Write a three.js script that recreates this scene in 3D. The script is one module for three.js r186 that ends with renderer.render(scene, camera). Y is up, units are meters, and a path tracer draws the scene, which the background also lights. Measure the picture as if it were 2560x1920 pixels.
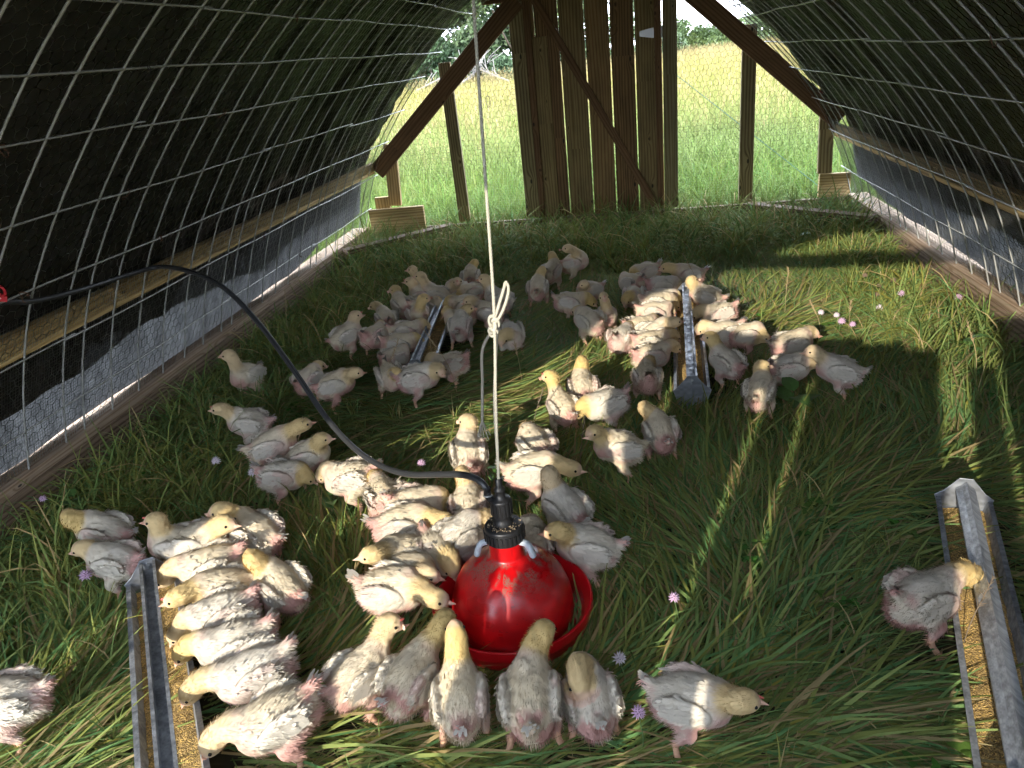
import * as THREE from 'three';
import { mergeGeometries } from 'three/addons/utils/BufferGeometryUtils.js';
import { RoundedBoxGeometry } from 'three/addons/geometries/RoundedBoxGeometry.js';
import { FontLoader } from 'three/addons/loaders/FontLoader.js';
import { TextGeometry } from 'three/addons/geometries/TextGeometry.js';

// ---------------------------------------------------------------- camera, sky, sun, exposure
const scene = new THREE.Scene();
const R = Math.PI / 180;
const camera = new THREE.PerspectiveCamera(53.02, 4 / 3, 0.05, 600);
camera.position.set(0, 1.36, 0);
camera.rotation.order = 'YXZ';
camera.rotation.set(-23 * R, 10 * R, -6 * R);

const EXPOSURE = 3.4;
const SUN_AZ = 18.3 * R, SUN_EL = 18.5 * R;
const travel = new THREE.Vector3(Math.sin(SUN_AZ) * Math.cos(SUN_EL), -Math.sin(SUN_EL), -Math.cos(SUN_AZ) * Math.cos(SUN_EL));
const sun = new THREE.DirectionalLight(new THREE.Color(1, 0.92, 0.78), 2.0);
sun.name = 'sun';
sun.position.copy(travel).multiplyScalar(-60);
sun.target.position.set(0, 0, -3);
sun.position.add(sun.target.position);
sun.castShadow = true;
sun.shadow.mapSize.set(4096, 4096);
Object.assign(sun.shadow.camera, { left: -14, right: 14, top: 14, bottom: -14, near: 1, far: 140 });
scene.add(sun, sun.target);
{
  const w = 256, h = 128, d = new Float32Array(w * h * 4);
  for (let y = 0; y < h; y++) for (let x = 0; x < w; x++) {
    const el = (y + 0.5) / h * Math.PI - Math.PI / 2, t = Math.max(0, Math.sin(el));
    const m = Math.pow(1 - t, 4), i = (y * w + x) * 4;
    const k = 2.5;
    d[i] = k * (0.78 + 0.1 * m); d[i + 1] = k * (0.89 + 0.06 * m); d[i + 2] = 1.08 * k; d[i + 3] = 1;
  }
  const sky = new THREE.DataTexture(d, w, h, THREE.RGBAFormat, THREE.FloatType);
  sky.mapping = THREE.EquirectangularReflectionMapping; sky.magFilter = THREE.LinearFilter; sky.minFilter = THREE.LinearFilter;
  sky.needsUpdate = true;
  scene.background = sky; scene.environment = sky;
}
const renderer = new THREE.WebGLRenderer({ antialias: true });
renderer.toneMapping = THREE.LinearToneMapping;
renderer.toneMappingExposure = EXPOSURE;
renderer.shadowMap.enabled = true;
renderer.setSize(1024, 768);

// ---------------------------------------------------------------- helpers
let seed = 7;
const rnd = () => { seed = (seed + 0x6d2b79f5) | 0; let t = Math.imul(seed ^ (seed >>> 15), 1 | seed); t = (t + Math.imul(t ^ (t >>> 7), 61 | t)) ^ t; return ((t ^ (t >>> 14)) >>> 0) / 4294967296; };
const rr = (a, b) => a + (b - a) * rnd();
const gauss = () => (rnd() + rnd() + rnd() - 1.5) * 0.8;
const clamp = (x, a = 0, b = 1) => Math.min(b, Math.max(a, x));
const smooth = (a, b, x) => { const t = clamp((x - a) / (b - a)); return t * t * (3 - 2 * t); };
const lerp = (a, b, t) => a + (b - a) * t;
const V = (x, y, z) => new THREE.Vector3(x, y, z);
const hash3 = (x, y, z) => { let h = Math.imul(x, 374761393) + Math.imul(y, 668265263) + Math.imul(z, 2147483647 ^ 0x5bd1e995); h = Math.imul(h ^ (h >>> 13), 1274126177); return ((h ^ (h >>> 16)) >>> 0) / 4294967296; };
function noise(x, y = 0, z = 0) {      // value noise, 0..1
  const xi = Math.floor(x), yi = Math.floor(y), zi = Math.floor(z); let u = x - xi, v = y - yi, w = z - zi;
  u = u * u * (3 - 2 * u); v = v * v * (3 - 2 * v); w = w * w * (3 - 2 * w);
  const c = (a, b, d) => hash3(xi + a, yi + b, zi + d);
  return lerp(lerp(lerp(c(0, 0, 0), c(1, 0, 0), u), lerp(c(0, 1, 0), c(1, 1, 0), u), v), lerp(lerp(c(0, 0, 1), c(1, 0, 1), u), lerp(c(0, 1, 1), c(1, 1, 1), u), v), w);
}
const fbm = (x, y, z = 0) => noise(x, y, z) * 0.5 + noise(x * 2.1 + 7, y * 2.1, z * 2.1) * 0.3 + noise(x * 4.3, y * 4.3 + 3, z * 4.3) * 0.2;
const taken = new Map();
function numbered(n) { const k = taken.get(n) ?? 0; taken.set(n, k + 1); return k ? n + '_' + String(k).padStart(3, '0') : n; }
function tag(o, label, category, group, kind) {
  if (label) o.userData.label = label; if (category) o.userData.category = category;
  if (group) o.userData.group = group; if (kind) o.userData.kind = kind; return o;
}
function mesh(name, g, m, parent) {
  const o = new THREE.Mesh(g, m); o.castShadow = o.receiveShadow = true;
  o.name = parent ? name : numbered(name); (parent ?? scene).add(o); return o;
}
function thing(name, label, category, group) { const o = new THREE.Group(); o.name = numbered(name); scene.add(o); return tag(o, label, category, group); }
function part(name, parent) { const o = new THREE.Group(); o.name = name; parent.add(o); return o; }
const plain = (g) => { const n = g.index ? g.toNonIndexed() : g; for (const k of Object.keys(n.attributes)) if (!['position', 'normal', 'uv', 'color'].includes(k)) n.deleteAttribute(k); return n; };
const join = (list) => mergeGeometries(list.map(plain), false);
function tubeAlong(points, r, rad = 6, seg) {
  const c = points.length === 2 ? new THREE.LineCurve3(points[0], points[1]) : new THREE.CatmullRomCurve3(points, false, 'catmullrom', 0.5);
  return new THREE.TubeGeometry(c, seg ?? (points.length === 2 ? 1 : points.length * 3), r, rad, false);
}
// raw wire builder: three-sided straight prisms without caps
class Wires {
  constructor() { this.p = []; this.n = []; }
  add(a, b, r) {
    const d = b.clone().sub(a).normalize(), u = Math.abs(d.y) < 0.9 ? V(0, 1, 0) : V(1, 0, 0), s = u.cross(d).normalize(), t = d.clone().cross(s);
    const ring = [0, 1, 2].map((k) => { const q = k * 2.0944; return s.clone().multiplyScalar(Math.cos(q)).addScaledVector(t, Math.sin(q)); });
    for (let k = 0; k < 3; k++) {
      const n0 = ring[k], n1 = ring[(k + 1) % 3];
      for (const [e, n] of [[a, n0], [b, n0], [b, n1], [a, n0], [b, n1], [a, n1]]) { this.p.push(e.x + n.x * r, e.y + n.y * r, e.z + n.z * r); this.n.push(n.x, n.y, n.z); }
    }
  }
  geo() { const g = new THREE.BufferGeometry(); g.setAttribute('position', new THREE.Float32BufferAttribute(this.p, 3)); g.setAttribute('normal', new THREE.Float32BufferAttribute(this.n, 3)); return g; }
}
// canvas-free data textures
function tex(w, h, f, srgb = true) {
  const d = new Uint8Array(w * h * 4);
  for (let y = 0; y < h; y++) for (let x = 0; x < w; x++) { const c = f(x / w, y / h, x, y), i = (y * w + x) * 4; d[i] = clamp(c[0]) * 255; d[i + 1] = clamp(c[1]) * 255; d[i + 2] = clamp(c[2]) * 255; d[i + 3] = 255; }
  const t = new THREE.DataTexture(d, w, h); t.wrapS = t.wrapT = THREE.RepeatWrapping; t.magFilter = THREE.LinearFilter; t.minFilter = THREE.LinearMipmapLinearFilter; t.generateMipmaps = true;
  if (srgb) t.colorSpace = THREE.SRGBColorSpace; t.needsUpdate = true; return t;
}
const std = (o) => new THREE.MeshStandardMaterial({ side: THREE.DoubleSide, ...o });
const lin = (r, g, b) => new THREE.Color().setRGB(r, g, b);

// ---------------------------------------------------------------- materials
function woodTex(sd, dark) {
  const knots = []; for (let i = 0; i < 4; i++) knots.push([hash3(i, sd, 1), hash3(i, sd, 2), 0.018 + 0.02 * hash3(i, sd, 3)]);
  return tex(256, 1024, (u, v) => {
    let w = u * 9 + 1.2 * noise(u * 3 + sd, v * 2.2) + 0.5 * noise(u * 8, v * 6 + sd), kn = 0;
    for (const [ku, kv, kr] of knots) { const dx = (u - ku) / 1.0, dy = (v - kv) * 6, q = Math.hypot(dx, dy * 0.55); w += 1.4 * Math.exp(-q * q / (kr * kr * 14)); kn = Math.max(kn, smooth(kr * 1.25, kr * 0.8, q)); }
    const ring = Math.pow(0.5 + 0.5 * Math.sin(w * 6.283), 2.2), fine = noise(u * 160, v * 9 + sd), blot = fbm(u * 4 + sd, v * 10);
    const t = 1 - dark * ring * 0.34 - 0.16 * fine - 0.22 * (blot - 0.4), k = 1 - 0.62 * kn;
    return [t * k, t * k * (0.985 - 0.05 * ring), t * k * (0.96 - 0.12 * ring)];
  });
}
const W1 = woodTex(3, 0.5), W2 = woodTex(11, 0.85), W3 = woodTex(23, 0.55);
const M = {
  pine: std({ map: W1, color: lin(0.8, 0.6, 0.28), roughness: 0.75 }),
  pineB: std({ map: W3, color: lin(0.74, 0.54, 0.27), roughness: 0.75 }),
  treated: std({ map: W2, color: lin(0.44, 0.36, 0.19), roughness: 0.8 }),
  treatedB: std({ map: W1, color: lin(0.38, 0.33, 0.19), roughness: 0.8 }),
  brown: std({ map: W3, color: lin(0.27, 0.15, 0.07), roughness: 0.75 }),
  door: [std({ map: W1, color: lin(0.44, 0.29, 0.13), roughness: 0.8 }), std({ map: W2, color: lin(0.36, 0.22, 0.1), roughness: 0.8 }), std({ map: W3, color: lin(0.4, 0.3, 0.14), roughness: 0.8 })],
  base: std({ map: W2, color: lin(0.34, 0.24, 0.17), roughness: 0.85 }),
  sill: std({ map: W1, color: lin(0.5, 0.38, 0.28), roughness: 0.85 }),
  rod: std({ color: lin(0.46, 0.46, 0.43), metalness: 0.4, roughness: 0.5, roughnessMap: tex(128, 128, (u, v) => { const n = 0.6 + 0.4 * noise(u * 40, v * 40); return [n, n, n]; }, false) }),
  wire: std({ color: lin(0.7, 0.7, 0.64), metalness: 0.1, roughness: 0.6 }),
  rust: std({ color: lin(0.13, 0.06, 0.03), roughness: 0.9 }),
  black: std({ color: lin(0.016, 0.016, 0.017), roughness: 0.42 }),
  hose: std({ color: lin(0.035, 0.036, 0.038), roughness: 0.36, roughnessMap: tex(64, 256, (u, v) => { const n = 0.7 + 0.3 * noise(u * 6, v * 30); return [n, n, n]; }, false) }),
  greyPlastic: std({ color: lin(0.42, 0.46, 0.5), roughness: 0.5 }),
  rope: std({ color: lin(0.5, 0.47, 0.38), roughness: 0.95 }),
  redTag: std({ color: lin(0.55, 0.02, 0.03), roughness: 0.6 }),
  whiteTag: std({ color: lin(0.75, 0.75, 0.72), roughness: 0.6 }),
  steel: std({ color: lin(0.55, 0.56, 0.56), metalness: 0.7, roughness: 0.42 }),
  leafG: std({ vertexColors: true, roughness: 0.62 }),
};
// ---------------------------------------------------------------- ground and field
const field = (x, z) => { const d = Math.max(0, -z - 14); return -0.004 * d * (x < 0 ? 1 : 0.6) * 0.5 + 0.05 * (fbm(x * 0.12, z * 0.12) - 0.5) * smooth(8, 20, -z); };
const inside = (x, z) => x > -2.1 && x < 1.58 && z > -6.02 && z < 0.33;
{
  const g = new THREE.PlaneGeometry(360, 360, 180, 180).rotateX(-Math.PI / 2), p = g.attributes.position;
  for (let i = 0; i < p.count; i++) { const x = p.getX(i), z = p.getZ(i); p.setY(i, field(x, z) - 0.004); }
  g.computeVertexNormals();
  const uv = g.attributes.uv; for (let i = 0; i < uv.count; i++) uv.setXY(i, p.getX(i) / 2.3, p.getZ(i) / 2.3);
  const t = tex(512, 512, (u, v) => {
    const a = fbm(u * 14, v * 14), b = noise(u * 120, v * 120), c = noise(u * 46 + 9, v * 46), k = 0.55 + 0.5 * a + 0.35 * (b - 0.5);
    return [k * (0.44 + 0.12 * c), k * (0.46 + 0.04 * c), k * 0.22];
  });
  mesh('ground', g, std({ map: t, color: lin(0.62, 0.62, 0.62), roughness: 1 })).userData.kind = 'structure';
}
// soil and thatch under the birds, a sheet of its own
{
  const g = new THREE.PlaneGeometry(3.7, 6.36, 74, 128).rotateX(-Math.PI / 2), p = g.attributes.position;
  for (let i = 0; i < p.count; i++) p.setY(i, 0.004 + 0.012 * fbm(p.getX(i) * 6, p.getZ(i) * 6));
  g.translate(-0.26, 0, -2.85); g.computeVertexNormals();
  const uv = g.attributes.uv; for (let i = 0; i < uv.count; i++) uv.setXY(i, p.getX(i) / 1.1, p.getZ(i) / 1.1);
  const t = tex(512, 512, (u, v) => { const n = noise(u * 90 + 4 * noise(u * 9, v * 9), v * 14), m = noise(u * 16, v * 100 + 5 * noise(u * 7, v * 7)), k = 0.5 + 0.35 * n * m + 0.25 * fbm(u * 9, v * 9); return [k * 0.4, k * 0.36, k * 0.2]; });
  mesh('coop_floor_soil', g, std({ map: t, color: lin(0.45, 0.45, 0.42), roughness: 1 })).userData.kind = 'structure';
}

// ---------------------------------------------------------------- the hoop coop
const XC = -0.26, ZF = -6.05, ZN = 0.14;
const half = [[1.86, 0.19], [1.815, 0.35], [1.75, 0.52], [1.70, 0.64], [1.62, 0.79], [1.45, 1.03], [1.25, 1.26], [1.02, 1.49], [0.72, 1.72], [0.38, 1.87], [0, 1.925]];
const arc = new THREE.CatmullRomCurve3([...half.map(([x, y]) => V(XC - x, y, 0)), ...half.slice(0, -1).reverse().map(([x, y]) => V(XC + x, y, 0))], false, 'centripetal');
arc.arcLengthDivisions = 600;
const ARC = arc.getLength();
const AN = 800, arcP = [], arcN = [];
for (let i = 0; i <= AN; i++) { const p = arc.getPointAt(i / AN), t = arc.getTangentAt(i / AN); arcP.push(p); arcN.push(V(-t.y, t.x, 0)); }
if (arcN[0].x > 0) arcN.forEach((n) => n.negate());       // normals point outward
function onArc(s, z, off = 0) { const f = clamp(s / ARC) * AN, i = Math.min(AN - 1, Math.floor(f)), t = f - i; const p = arcP[i].clone().lerp(arcP[i + 1], t), n = arcN[i].clone().lerp(arcN[i + 1], t).normalize(); return V(p.x + n.x * off, p.y + n.y * off, z); }
const sAt = (y, right) => { let b = 0, bd = 9; for (let i = 0; i <= AN; i++) { const q = arcP[i]; if ((q.x > XC) === right) { const d = Math.abs(q.y - y); if (d < bd) { bd = d; b = i; } } } return b / AN * ARC; };
const coop = thing('hoop_coop', 'hoop coop of bent wire panels under a black tarp with plank end door', 'coop');
// board: box with softened edges, grain along its longest side, uv in metres with a random shift
function boardGeo(w, h, d) {
  const g = new RoundedBoxGeometry(w, h, d, 1, Math.min(0.004, w / 5, h / 5, d / 5)), p = g.attributes.position, n = g.attributes.normal, uv = g.attributes.uv;
  const L = [w, h, d], ax = L.indexOf(Math.max(...L)), ou = rnd(), ov = rnd();
  for (let i = 0; i < p.count; i++) {
    const q = [p.getX(i), p.getY(i), p.getZ(i)], m = [Math.abs(n.getX(i)), Math.abs(n.getY(i)), Math.abs(n.getZ(i))], f = m.indexOf(Math.max(...m));
    const rest = [0, 1, 2].filter((k) => k !== ax && k !== f);
    const across = f === ax ? q[(ax + 1) % 3] : q[rest[0]], along = f === ax ? q[(ax + 2) % 3] : q[ax];
    uv.setXY(i, across / 0.2 + ou, along / 1.6 + ov);
  }
  return g;
}
function board(name, parent, m, w, h, d, x, y, z, rz = 0, ry = 0, rx = 0) { const o = mesh(name, boardGeo(w, h, d), m, parent); o.position.set(x, y, z); o.rotation.set(rx, ry, rz); return o; }
function strut(name, parent, m, a, b, wid, thick) {       // board in an end wall between two points of the plane
  const dx = b[0] - a[0], dy = b[1] - a[1], L = Math.hypot(dx, dy);
  return board(name, parent, m, L, wid, thick, (a[0] + b[0]) / 2, (a[1] + b[1]) / 2, a[2], Math.atan2(dy, dx));
}
// base frame
const LEN = ZN - ZF;
for (const s of [-1, 1]) {
  board('base_board', coop, M.base, 0.038, 0.152, LEN, XC + s * 1.86, 0.076, (ZF + ZN) / 2);
  board('sill_board', coop, M.sill, 0.14, 0.036, LEN, XC + s * 1.912, 0.171, (ZF + ZN) / 2);
}
board('base_board', coop, M.base, 3.67, 0.17, 0.038, XC, 0.085, ZF + 0.021);
board('base_board', coop, M.base, 3.67, 0.17, 0.038, XC, 0.085, ZN - 0.021);
board('corner_brace', coop, M.base, 1.0, 0.038, 0.089, 1.2, 0.172, -5.6, 0, -0.8);
board('corner_brace', coop, M.base, 0.95, 0.038, 0.089, -1.72, 0.172, -5.62, 0, 0.8);
// pine girts behind the wire, outside the hoops
for (const s of [-1, 1]) for (const [z0, z1, m] of [[ZF + 0.02, -2.62, s < 0 ? M.pine : M.pineB], [-2.615, ZN - 0.02, M.pine]])
  board('girt', coop, m, 0.036, 0.085, z1 - z0, XC + s * (1.70 + 0.034), 0.652, (z0 + z1) / 2, s * 0.12);
// far end wall
const FW = part('end_wall', coop); FW.userData.label = 'open far end wall of posts, braces and plank door';
const z0 = ZF;
const post = (x0, y0, x1, y1, m, w = 0.092) => strut('post', FW, m, [x0, y0, z0 - 0.02], [x1, y1, z0 - 0.02], w, 0.038);
post(-1.31, 0.175, -1.325, 1.36, M.treated);
post(-0.757, 0.175, -0.765, 1.80, M.treated, 0.105);
post(0.312, 0.175, 0.32, 1.80, M.treatedB, 0.1);
post(0.858, 0.175, 0.864, 1.40, M.treated, 0.1);
post(1.418, 0.345, 1.41, 0.86, M.treated, 0.1);
post(-1.862, 0.345, -1.835, 0.82, M.pineB, 0.1);
strut('header', FW, M.brown, [-1.0, 1.77, z0 - 0.02], [0.6, 1.75, z0 - 0.02], 0.12, 0.038);
strut('brace', FW, M.brown, [-1.96, 0.62, z0 + 0.022], [-0.74, 1.72, z0 + 0.022], 0.128, 0.038);
strut('brace', FW, M.brown, [1.49, 0.71, z0 + 0.022], [0.44, 1.66, z0 + 0.022], 0.128, 0.038);
board('gusset_block', FW, M.pineB, 0.45, 0.19, 0.04, -1.84, 0.245, z0 + 0.06, 0.01);
board('gusset_block', FW, M.pine, 0.12, 0.2, 0.038, -1.965, 0.32, z0 - 0.02, 0.01);
board('gusset_block', FW, M.pineB, 0.22, 0.17, 0.04, 1.485, 0.26, z0 + 0.01, -0.02);
// plank door: planks hang just outside the posts' face
function plankDoor(parentCoop, zc, x0, planks, top, tops) {
  const d = part('door', parentCoop);
  let x = x0;
  planks.forEach(([w, gap], i) => { const t = tops ? tops[i] : top; board('plank', d, M.door[i % 3], w, t - 0.13, 0.019, x + w / 2, (t + 0.13) / 2, zc, gap * 0.05 * (rnd() - 0.5)); x += w + gap; });
  return d;
}
{
  const zc = z0 - 0.055, door = plankDoor(coop, zc, -0.70, [[0.06, 0.004], [0.168, 0.007], [0.178, 0.0085], [0.168, 0.009], [0.165, 0.008], [0.14, 0.001], [0.045, 0.001]], 1.8);
  door.userData.label = 'plank door of wide brown boards with light showing through the gaps';
  board('ledge_plank', door, M.door[2], 0.108, 1.33, 0.019, -0.605, 0.8, zc + 0.021, 0.004);
  board('door_stile', door, M.brown, 0.05, 1.66, 0.036, -0.687, 0.97, zc + 0.029);
  board('door_stile', door, M.brown, 0.042, 1.66, 0.036, 0.232, 0.97, zc + 0.029);
  strut('door_brace', door, M.brown, [-0.66, 1.78, zc + 0.034], [0.19, 0.2, zc + 0.034], 0.055, 0.034);
  // strap hinge
  const sh = new THREE.Shape([new THREE.Vector2(0, -0.016), new THREE.Vector2(0.015, -0.02), new THREE.Vector2(0.1, -0.034), new THREE.Vector2(0.1, 0.034), new THREE.Vector2(0.015, 0.02), new THREE.Vector2(0, 0.016)]);
  for (const cx of [0.02, 0.08]) { const hole = new THREE.Path(); hole.absarc(cx, 0, 0.006, 0, 6.283, true); sh.holes.push(hole); }
  const hg = new THREE.ExtrudeGeometry(sh, { depth: 0.003, bevelEnabled: false });
  for (const y of [1.412]) { const h = mesh('strap_hinge', hg, M.steel, door); h.position.set(0.108, y, zc + 0.0105); const k = mesh('hinge_knuckle', new THREE.CylinderGeometry(0.007, 0.007, 0.075, 10), M.steel, door); k.position.set(0.262, y, zc + 0.045); }
  // knot hole ring where a knot has fallen out
  const kh = mesh('knot_hole', new THREE.TorusGeometry(0.022, 0.004, 6, 20), M.brown, door); kh.scale.y = 1.5; kh.position.set(-0.07, 1.46, zc + 0.011);
  const holed = door.children[4], hb = new THREE.Box3().setFromObject(holed), sp = new THREE.Shape([[hb.min.x, hb.min.y], [hb.max.x, hb.min.y], [hb.max.x, hb.max.y], [hb.min.x, hb.max.y]].map(([x, y]) => new THREE.Vector2(x, y))), hole = new THREE.Path();
  hole.absellipse(-0.07, 1.46, 0.021, 0.03, 0, 6.283, true, 0); sp.holes.push(hole);
  const pg = new THREE.ExtrudeGeometry(sp, { depth: 0.019, bevelEnabled: false, curveSegments: 20 }), pp = pg.attributes.position, pu = pg.attributes.uv; for (let i = 0; i < pp.count; i++) pu.setXY(i, pp.getX(i) / 0.2 + 0.3, pp.getY(i) / 1.6 + 0.2);
  holed.geometry = pg; holed.position.set(0, 0, zc - 0.0095); holed.rotation.set(0, 0, 0);
}
// near end wall, behind the viewpoint: its door and boards shade the floor
const NW = part('end_wall', coop); NW.userData.label = 'near end wall with plank door, behind the viewpoint';
const zn = ZN - 0.02;
strut('post', NW, M.treated, [-0.94, 0.175, zn], [-0.94, 1.6, zn], 0.115, 0.038);
strut('post', NW, M.treatedB, [0.3, 0.175, zn], [0.3, 1.17, zn], 0.09, 0.038);
strut('post', NW, M.treated, [0.9, 0.175, zn], [0.9, 1.38, zn], 0.09, 0.038);
strut('header', NW, M.brown, [-0.95, 1.78, zn], [0.6, 1.7, zn], 0.1, 0.038);
strut('brace', NW, M.brown, [1.45, 0.72, zn + 0.04], [0.42, 1.62, zn + 0.04], 0.12, 0.038);
{
  const d = plankDoor(coop, zn + 0.05, -0.84, [[0.165, 0.004], [0.165, 0.03], [0.125, 0.022], [0.16, 0.003], [0.165, 0.003], [0.13, 0.002]], 1.34, [1.38, 1.36, 1.34, 1.32, 1.29, 1.26]);
  d.userData.label = 'near plank door with gaps, behind the viewpoint';
  for (const y of [0.35, 1.2]) board('door_ledger', d, M.brown, 0.9, 0.07, 0.03, -0.36, y, zn + 0.076);
}
// end curtain on the right bay of the near wall
{
  const g = new THREE.PlaneGeometry(1.38, 1.3, 30, 30), p = g.attributes.position;
  for (let i = 0; i < p.count; i++) { const x = p.getX(i) + 0.69, y = p.getY(i) + 0.65; const top = 1.62 - 0.95 * smooth(0.15, 1.38, x) ; p.setXYZ(i, 0.335 + x * 0.94, 0.16 + (y / 1.3) * (top - 0.38), zn + 0.09 + 0.02 * Math.sin(x * 22) * noise(x * 3, y * 2)); }
  g.computeVertexNormals(); mesh('end_curtain', g, std({ color: lin(0.03, 0.032, 0.03), roughness: 0.5 }), NW);
}
// cattle panels: hoops round the arch, rods along the coop
const leftAng = [158, 164, 170, 177, 183.3, 190, 195.8, 201.2, 206.3], rightAng = [19, 12.5, 6.3, -4.9, -13, -20.2, -26.2, -32.4];
const rodS = [];
for (const a of [...leftAng, ...rightAng]) {
  let best = 0, bd = 9; for (let i = 0; i <= AN; i++) { const q = arcP[i], d = Math.abs(((Math.atan2(q.y - 1.36, q.x) / R - a + 540) % 360) - 180); if (d < bd) { bd = d; best = i; } }
  rodS.push(best / AN * ARC);
}
for (let k = 0; k < 5; k++) {
  const panel = part('cattle_panel', coop), za = ZF + k * LEN / 5, zb = za + LEN / 5;
  for (let j = 0; j < 7; j++) {
    const z = za + 0.03 + j * (LEN / 5 - 0.05) / 6.35 + rr(-0.008, 0.008), sway = rr(-0.012, 0.012);
    const pts = []; for (let i = 0; i <= 26; i++) { const s = ARC * i / 26; pts.push(onArc(s, z + sway * Math.sin(i / 26 * 6), 0.002)); }
    mesh('hoop_rod', tubeAlong(pts, 0.0036, 6, 52), M.rod, panel);
  }
  for (const s of rodS) {
    const off = -0.005 + (k % 2) * 0.006, ds = rr(-0.008, 0.008), pts = [];
    for (let i = 0; i <= 4; i++) pts.push(onArc(s + ds + 0.004 * Math.sin(i * 1.7 + s), lerp(za - 0.03, zb + 0.03, i / 4), off));
    mesh('line_rod', tubeAlong(pts, 0.0034, 6, 8), M.rod, panel);
  }
}
// rusty twist ties and clips on the rods
for (let k = 0; k < 44; k++) {
  const s = rodS[k % rodS.length] + 0.003, z = rr(-5.9, -1.7), r = rr(0.008, 0.02), pts = [];
  for (let i = 0; i <= 9; i++) { const a = i / 9 * 5.2 + k; pts.push(onArc(s + r * Math.cos(a) * 0.9 - (i > 7 ? 0.012 : 0), z + r * Math.sin(a) * (0.6 + 0.4 * rnd()), -0.012 + 0.01 * Math.sin(a * 1.5))); }
  mesh('wire_tie', tubeAlong(pts, 0.0013, 5, 20), k % 3 ? M.rust : M.black, coop);
}
// hexagonal wire over the arch
{
  const w = new Wires(), hw = 0.042, hh = 0.05;
  const rows = Math.floor(ARC / (hh * 0.75)), cols = Math.floor(LEN / hw);
  const jit = (i, j, k) => (hash3(i, j, k) - 0.5) * 0.009;
  const at = (i, j, top) => { const z = ZF + (j + (i % 2 ? 0.5 : 0)) * hw; return onArc(i * hh * 0.75 + (top ? hh * 0.5 : 0) + jit(i, j, top), z + jit(i, j, 3 + top), 0.012 + 0.006 * noise(i * 0.3, j * 0.3)); };
  for (let i = 0; i < rows; i++) {
    const y = onArc(i * hh * 0.75, 0).y; if (y > 1.75) continue;
    for (let j = 0; j < cols; j++) {
      const a = at(i, j, 0), b = at(i, j, 1); if (a.z > -0.9) continue;
      w.add(a, b, 0.0011);
      const c = i % 2 ? at(i + 1, j, 0) : at(i + 1, j - 1, 0), d = i % 2 ? at(i + 1, j + 1, 0) : at(i + 1, j, 0);
      w.add(b, c, 0.001); w.add(b, d, 0.001);
    }
  }
  tag(mesh('chicken_wire', w.geo(), M.wire, coop), 'hexagonal chicken wire lining the arch', null, null, 'stuff');
}
// hexagonal wire over the far end, square mesh on the low sides and the low far end
{
  const w = new Wires(), hw = 0.042, hh = 0.05, zz = ZF - 0.044;
  const inArch = (p) => { const h = Math.abs(p.x - XC); for (let i = 0; i < half.length - 1; i++) if (p.y >= half[i][1] && p.y < half[i + 1][1]) return h < lerp(half[i][0], half[i + 1][0], (p.y - half[i][1]) / (half[i + 1][1] - half[i][1])); return false; };
  const at = (i, j, t) => V(-2.2 + (j + (i % 2 ? 0.5 : 0)) * hw + (hash3(i, j, t) - 0.5) * 0.014, 0.5 + i * hh * 0.75 + (t ? hh / 2 : 0) + (hash3(i, j, t + 5) - 0.5) * 0.012, zz);
  for (let i = 0; i < 38; i++) for (let j = 0; j < 96; j++) {
    const a = at(i, j, 0), b = at(i, j, 1); if (!inArch(a) || !inArch(b) || (a.x > -0.7 && a.x < 0.25)) continue;
    w.add(a, b, 0.0011); w.add(b, i % 2 ? at(i + 1, j, 0) : at(i + 1, j - 1, 0), 0.0009); w.add(b, i % 2 ? at(i + 1, j + 1, 0) : at(i + 1, j, 0), 0.0009);
  }
  tag(mesh('chicken_wire', w.geo(), std({ color: lin(0.1, 0.1, 0.09), metalness: 0.3, roughness: 0.7 }), FW), 'hexagonal chicken wire across the far end', null, null, 'stuff');
  const h = new Wires(), cell = 0.0127;
  for (let x = -2.05; x < 1.55; x += cell * 1.5) if (x < -0.7 || x > 0.37) h.add(V(x, 0.17, zz - 0.004), V(x, 0.75, zz - 0.004), 0.0005);
  for (let y = 0.18; y < 0.76; y += cell * 1.5) { h.add(V(-2.05, y, zz - 0.004), V(-0.75, y, zz - 0.004), 0.0005); h.add(V(0.37, y, zz - 0.004), V(1.55, y, zz - 0.004), 0.0005); }
  tag(mesh('hardware_cloth', h.geo(), std({ color: lin(0.2, 0.21, 0.2), metalness: 0.4, roughness: 0.6 }), FW), 'fine square mesh across the low far end', null, null, 'stuff');
  for (const right of [false, true]) {
    const q = new Wires(), s0 = sAt(0.19, right), s1 = sAt(0.735, right), n = 5, span = Math.abs(s1 - s0), dir = Math.sign(s1 - s0);
    const wob = (s, z) => 0.009 + 0.007 * noise(s * 9, z * 3.1) ;
    for (let z = ZF + 0.03; z < -0.9; z += cell) for (let k = 0; k < n; k++) { const a = s0 + dir * span * k / n, b = s0 + dir * span * (k + 1) / n; q.add(onArc(a, z, wob(a, z)), onArc(b, z, wob(b, z)), 0.0005); }
    for (let s = 0; s < span; s += cell) for (let k = 0; k < 24; k++) { const za = lerp(ZF + 0.03, -0.9, k / 24), zb = lerp(ZF + 0.03, -0.9, (k + 1) / 24); q.add(onArc(s0 + dir * s, za, wob(s0 + dir * s, za)), onArc(s0 + dir * s, zb, wob(s0 + dir * s, zb)), 0.0005); }
    tag(mesh('hardware_cloth', q.geo(), M.wire, coop), 'fine square mesh along the low side wall', null, null, 'stuff');
  }
}
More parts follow.
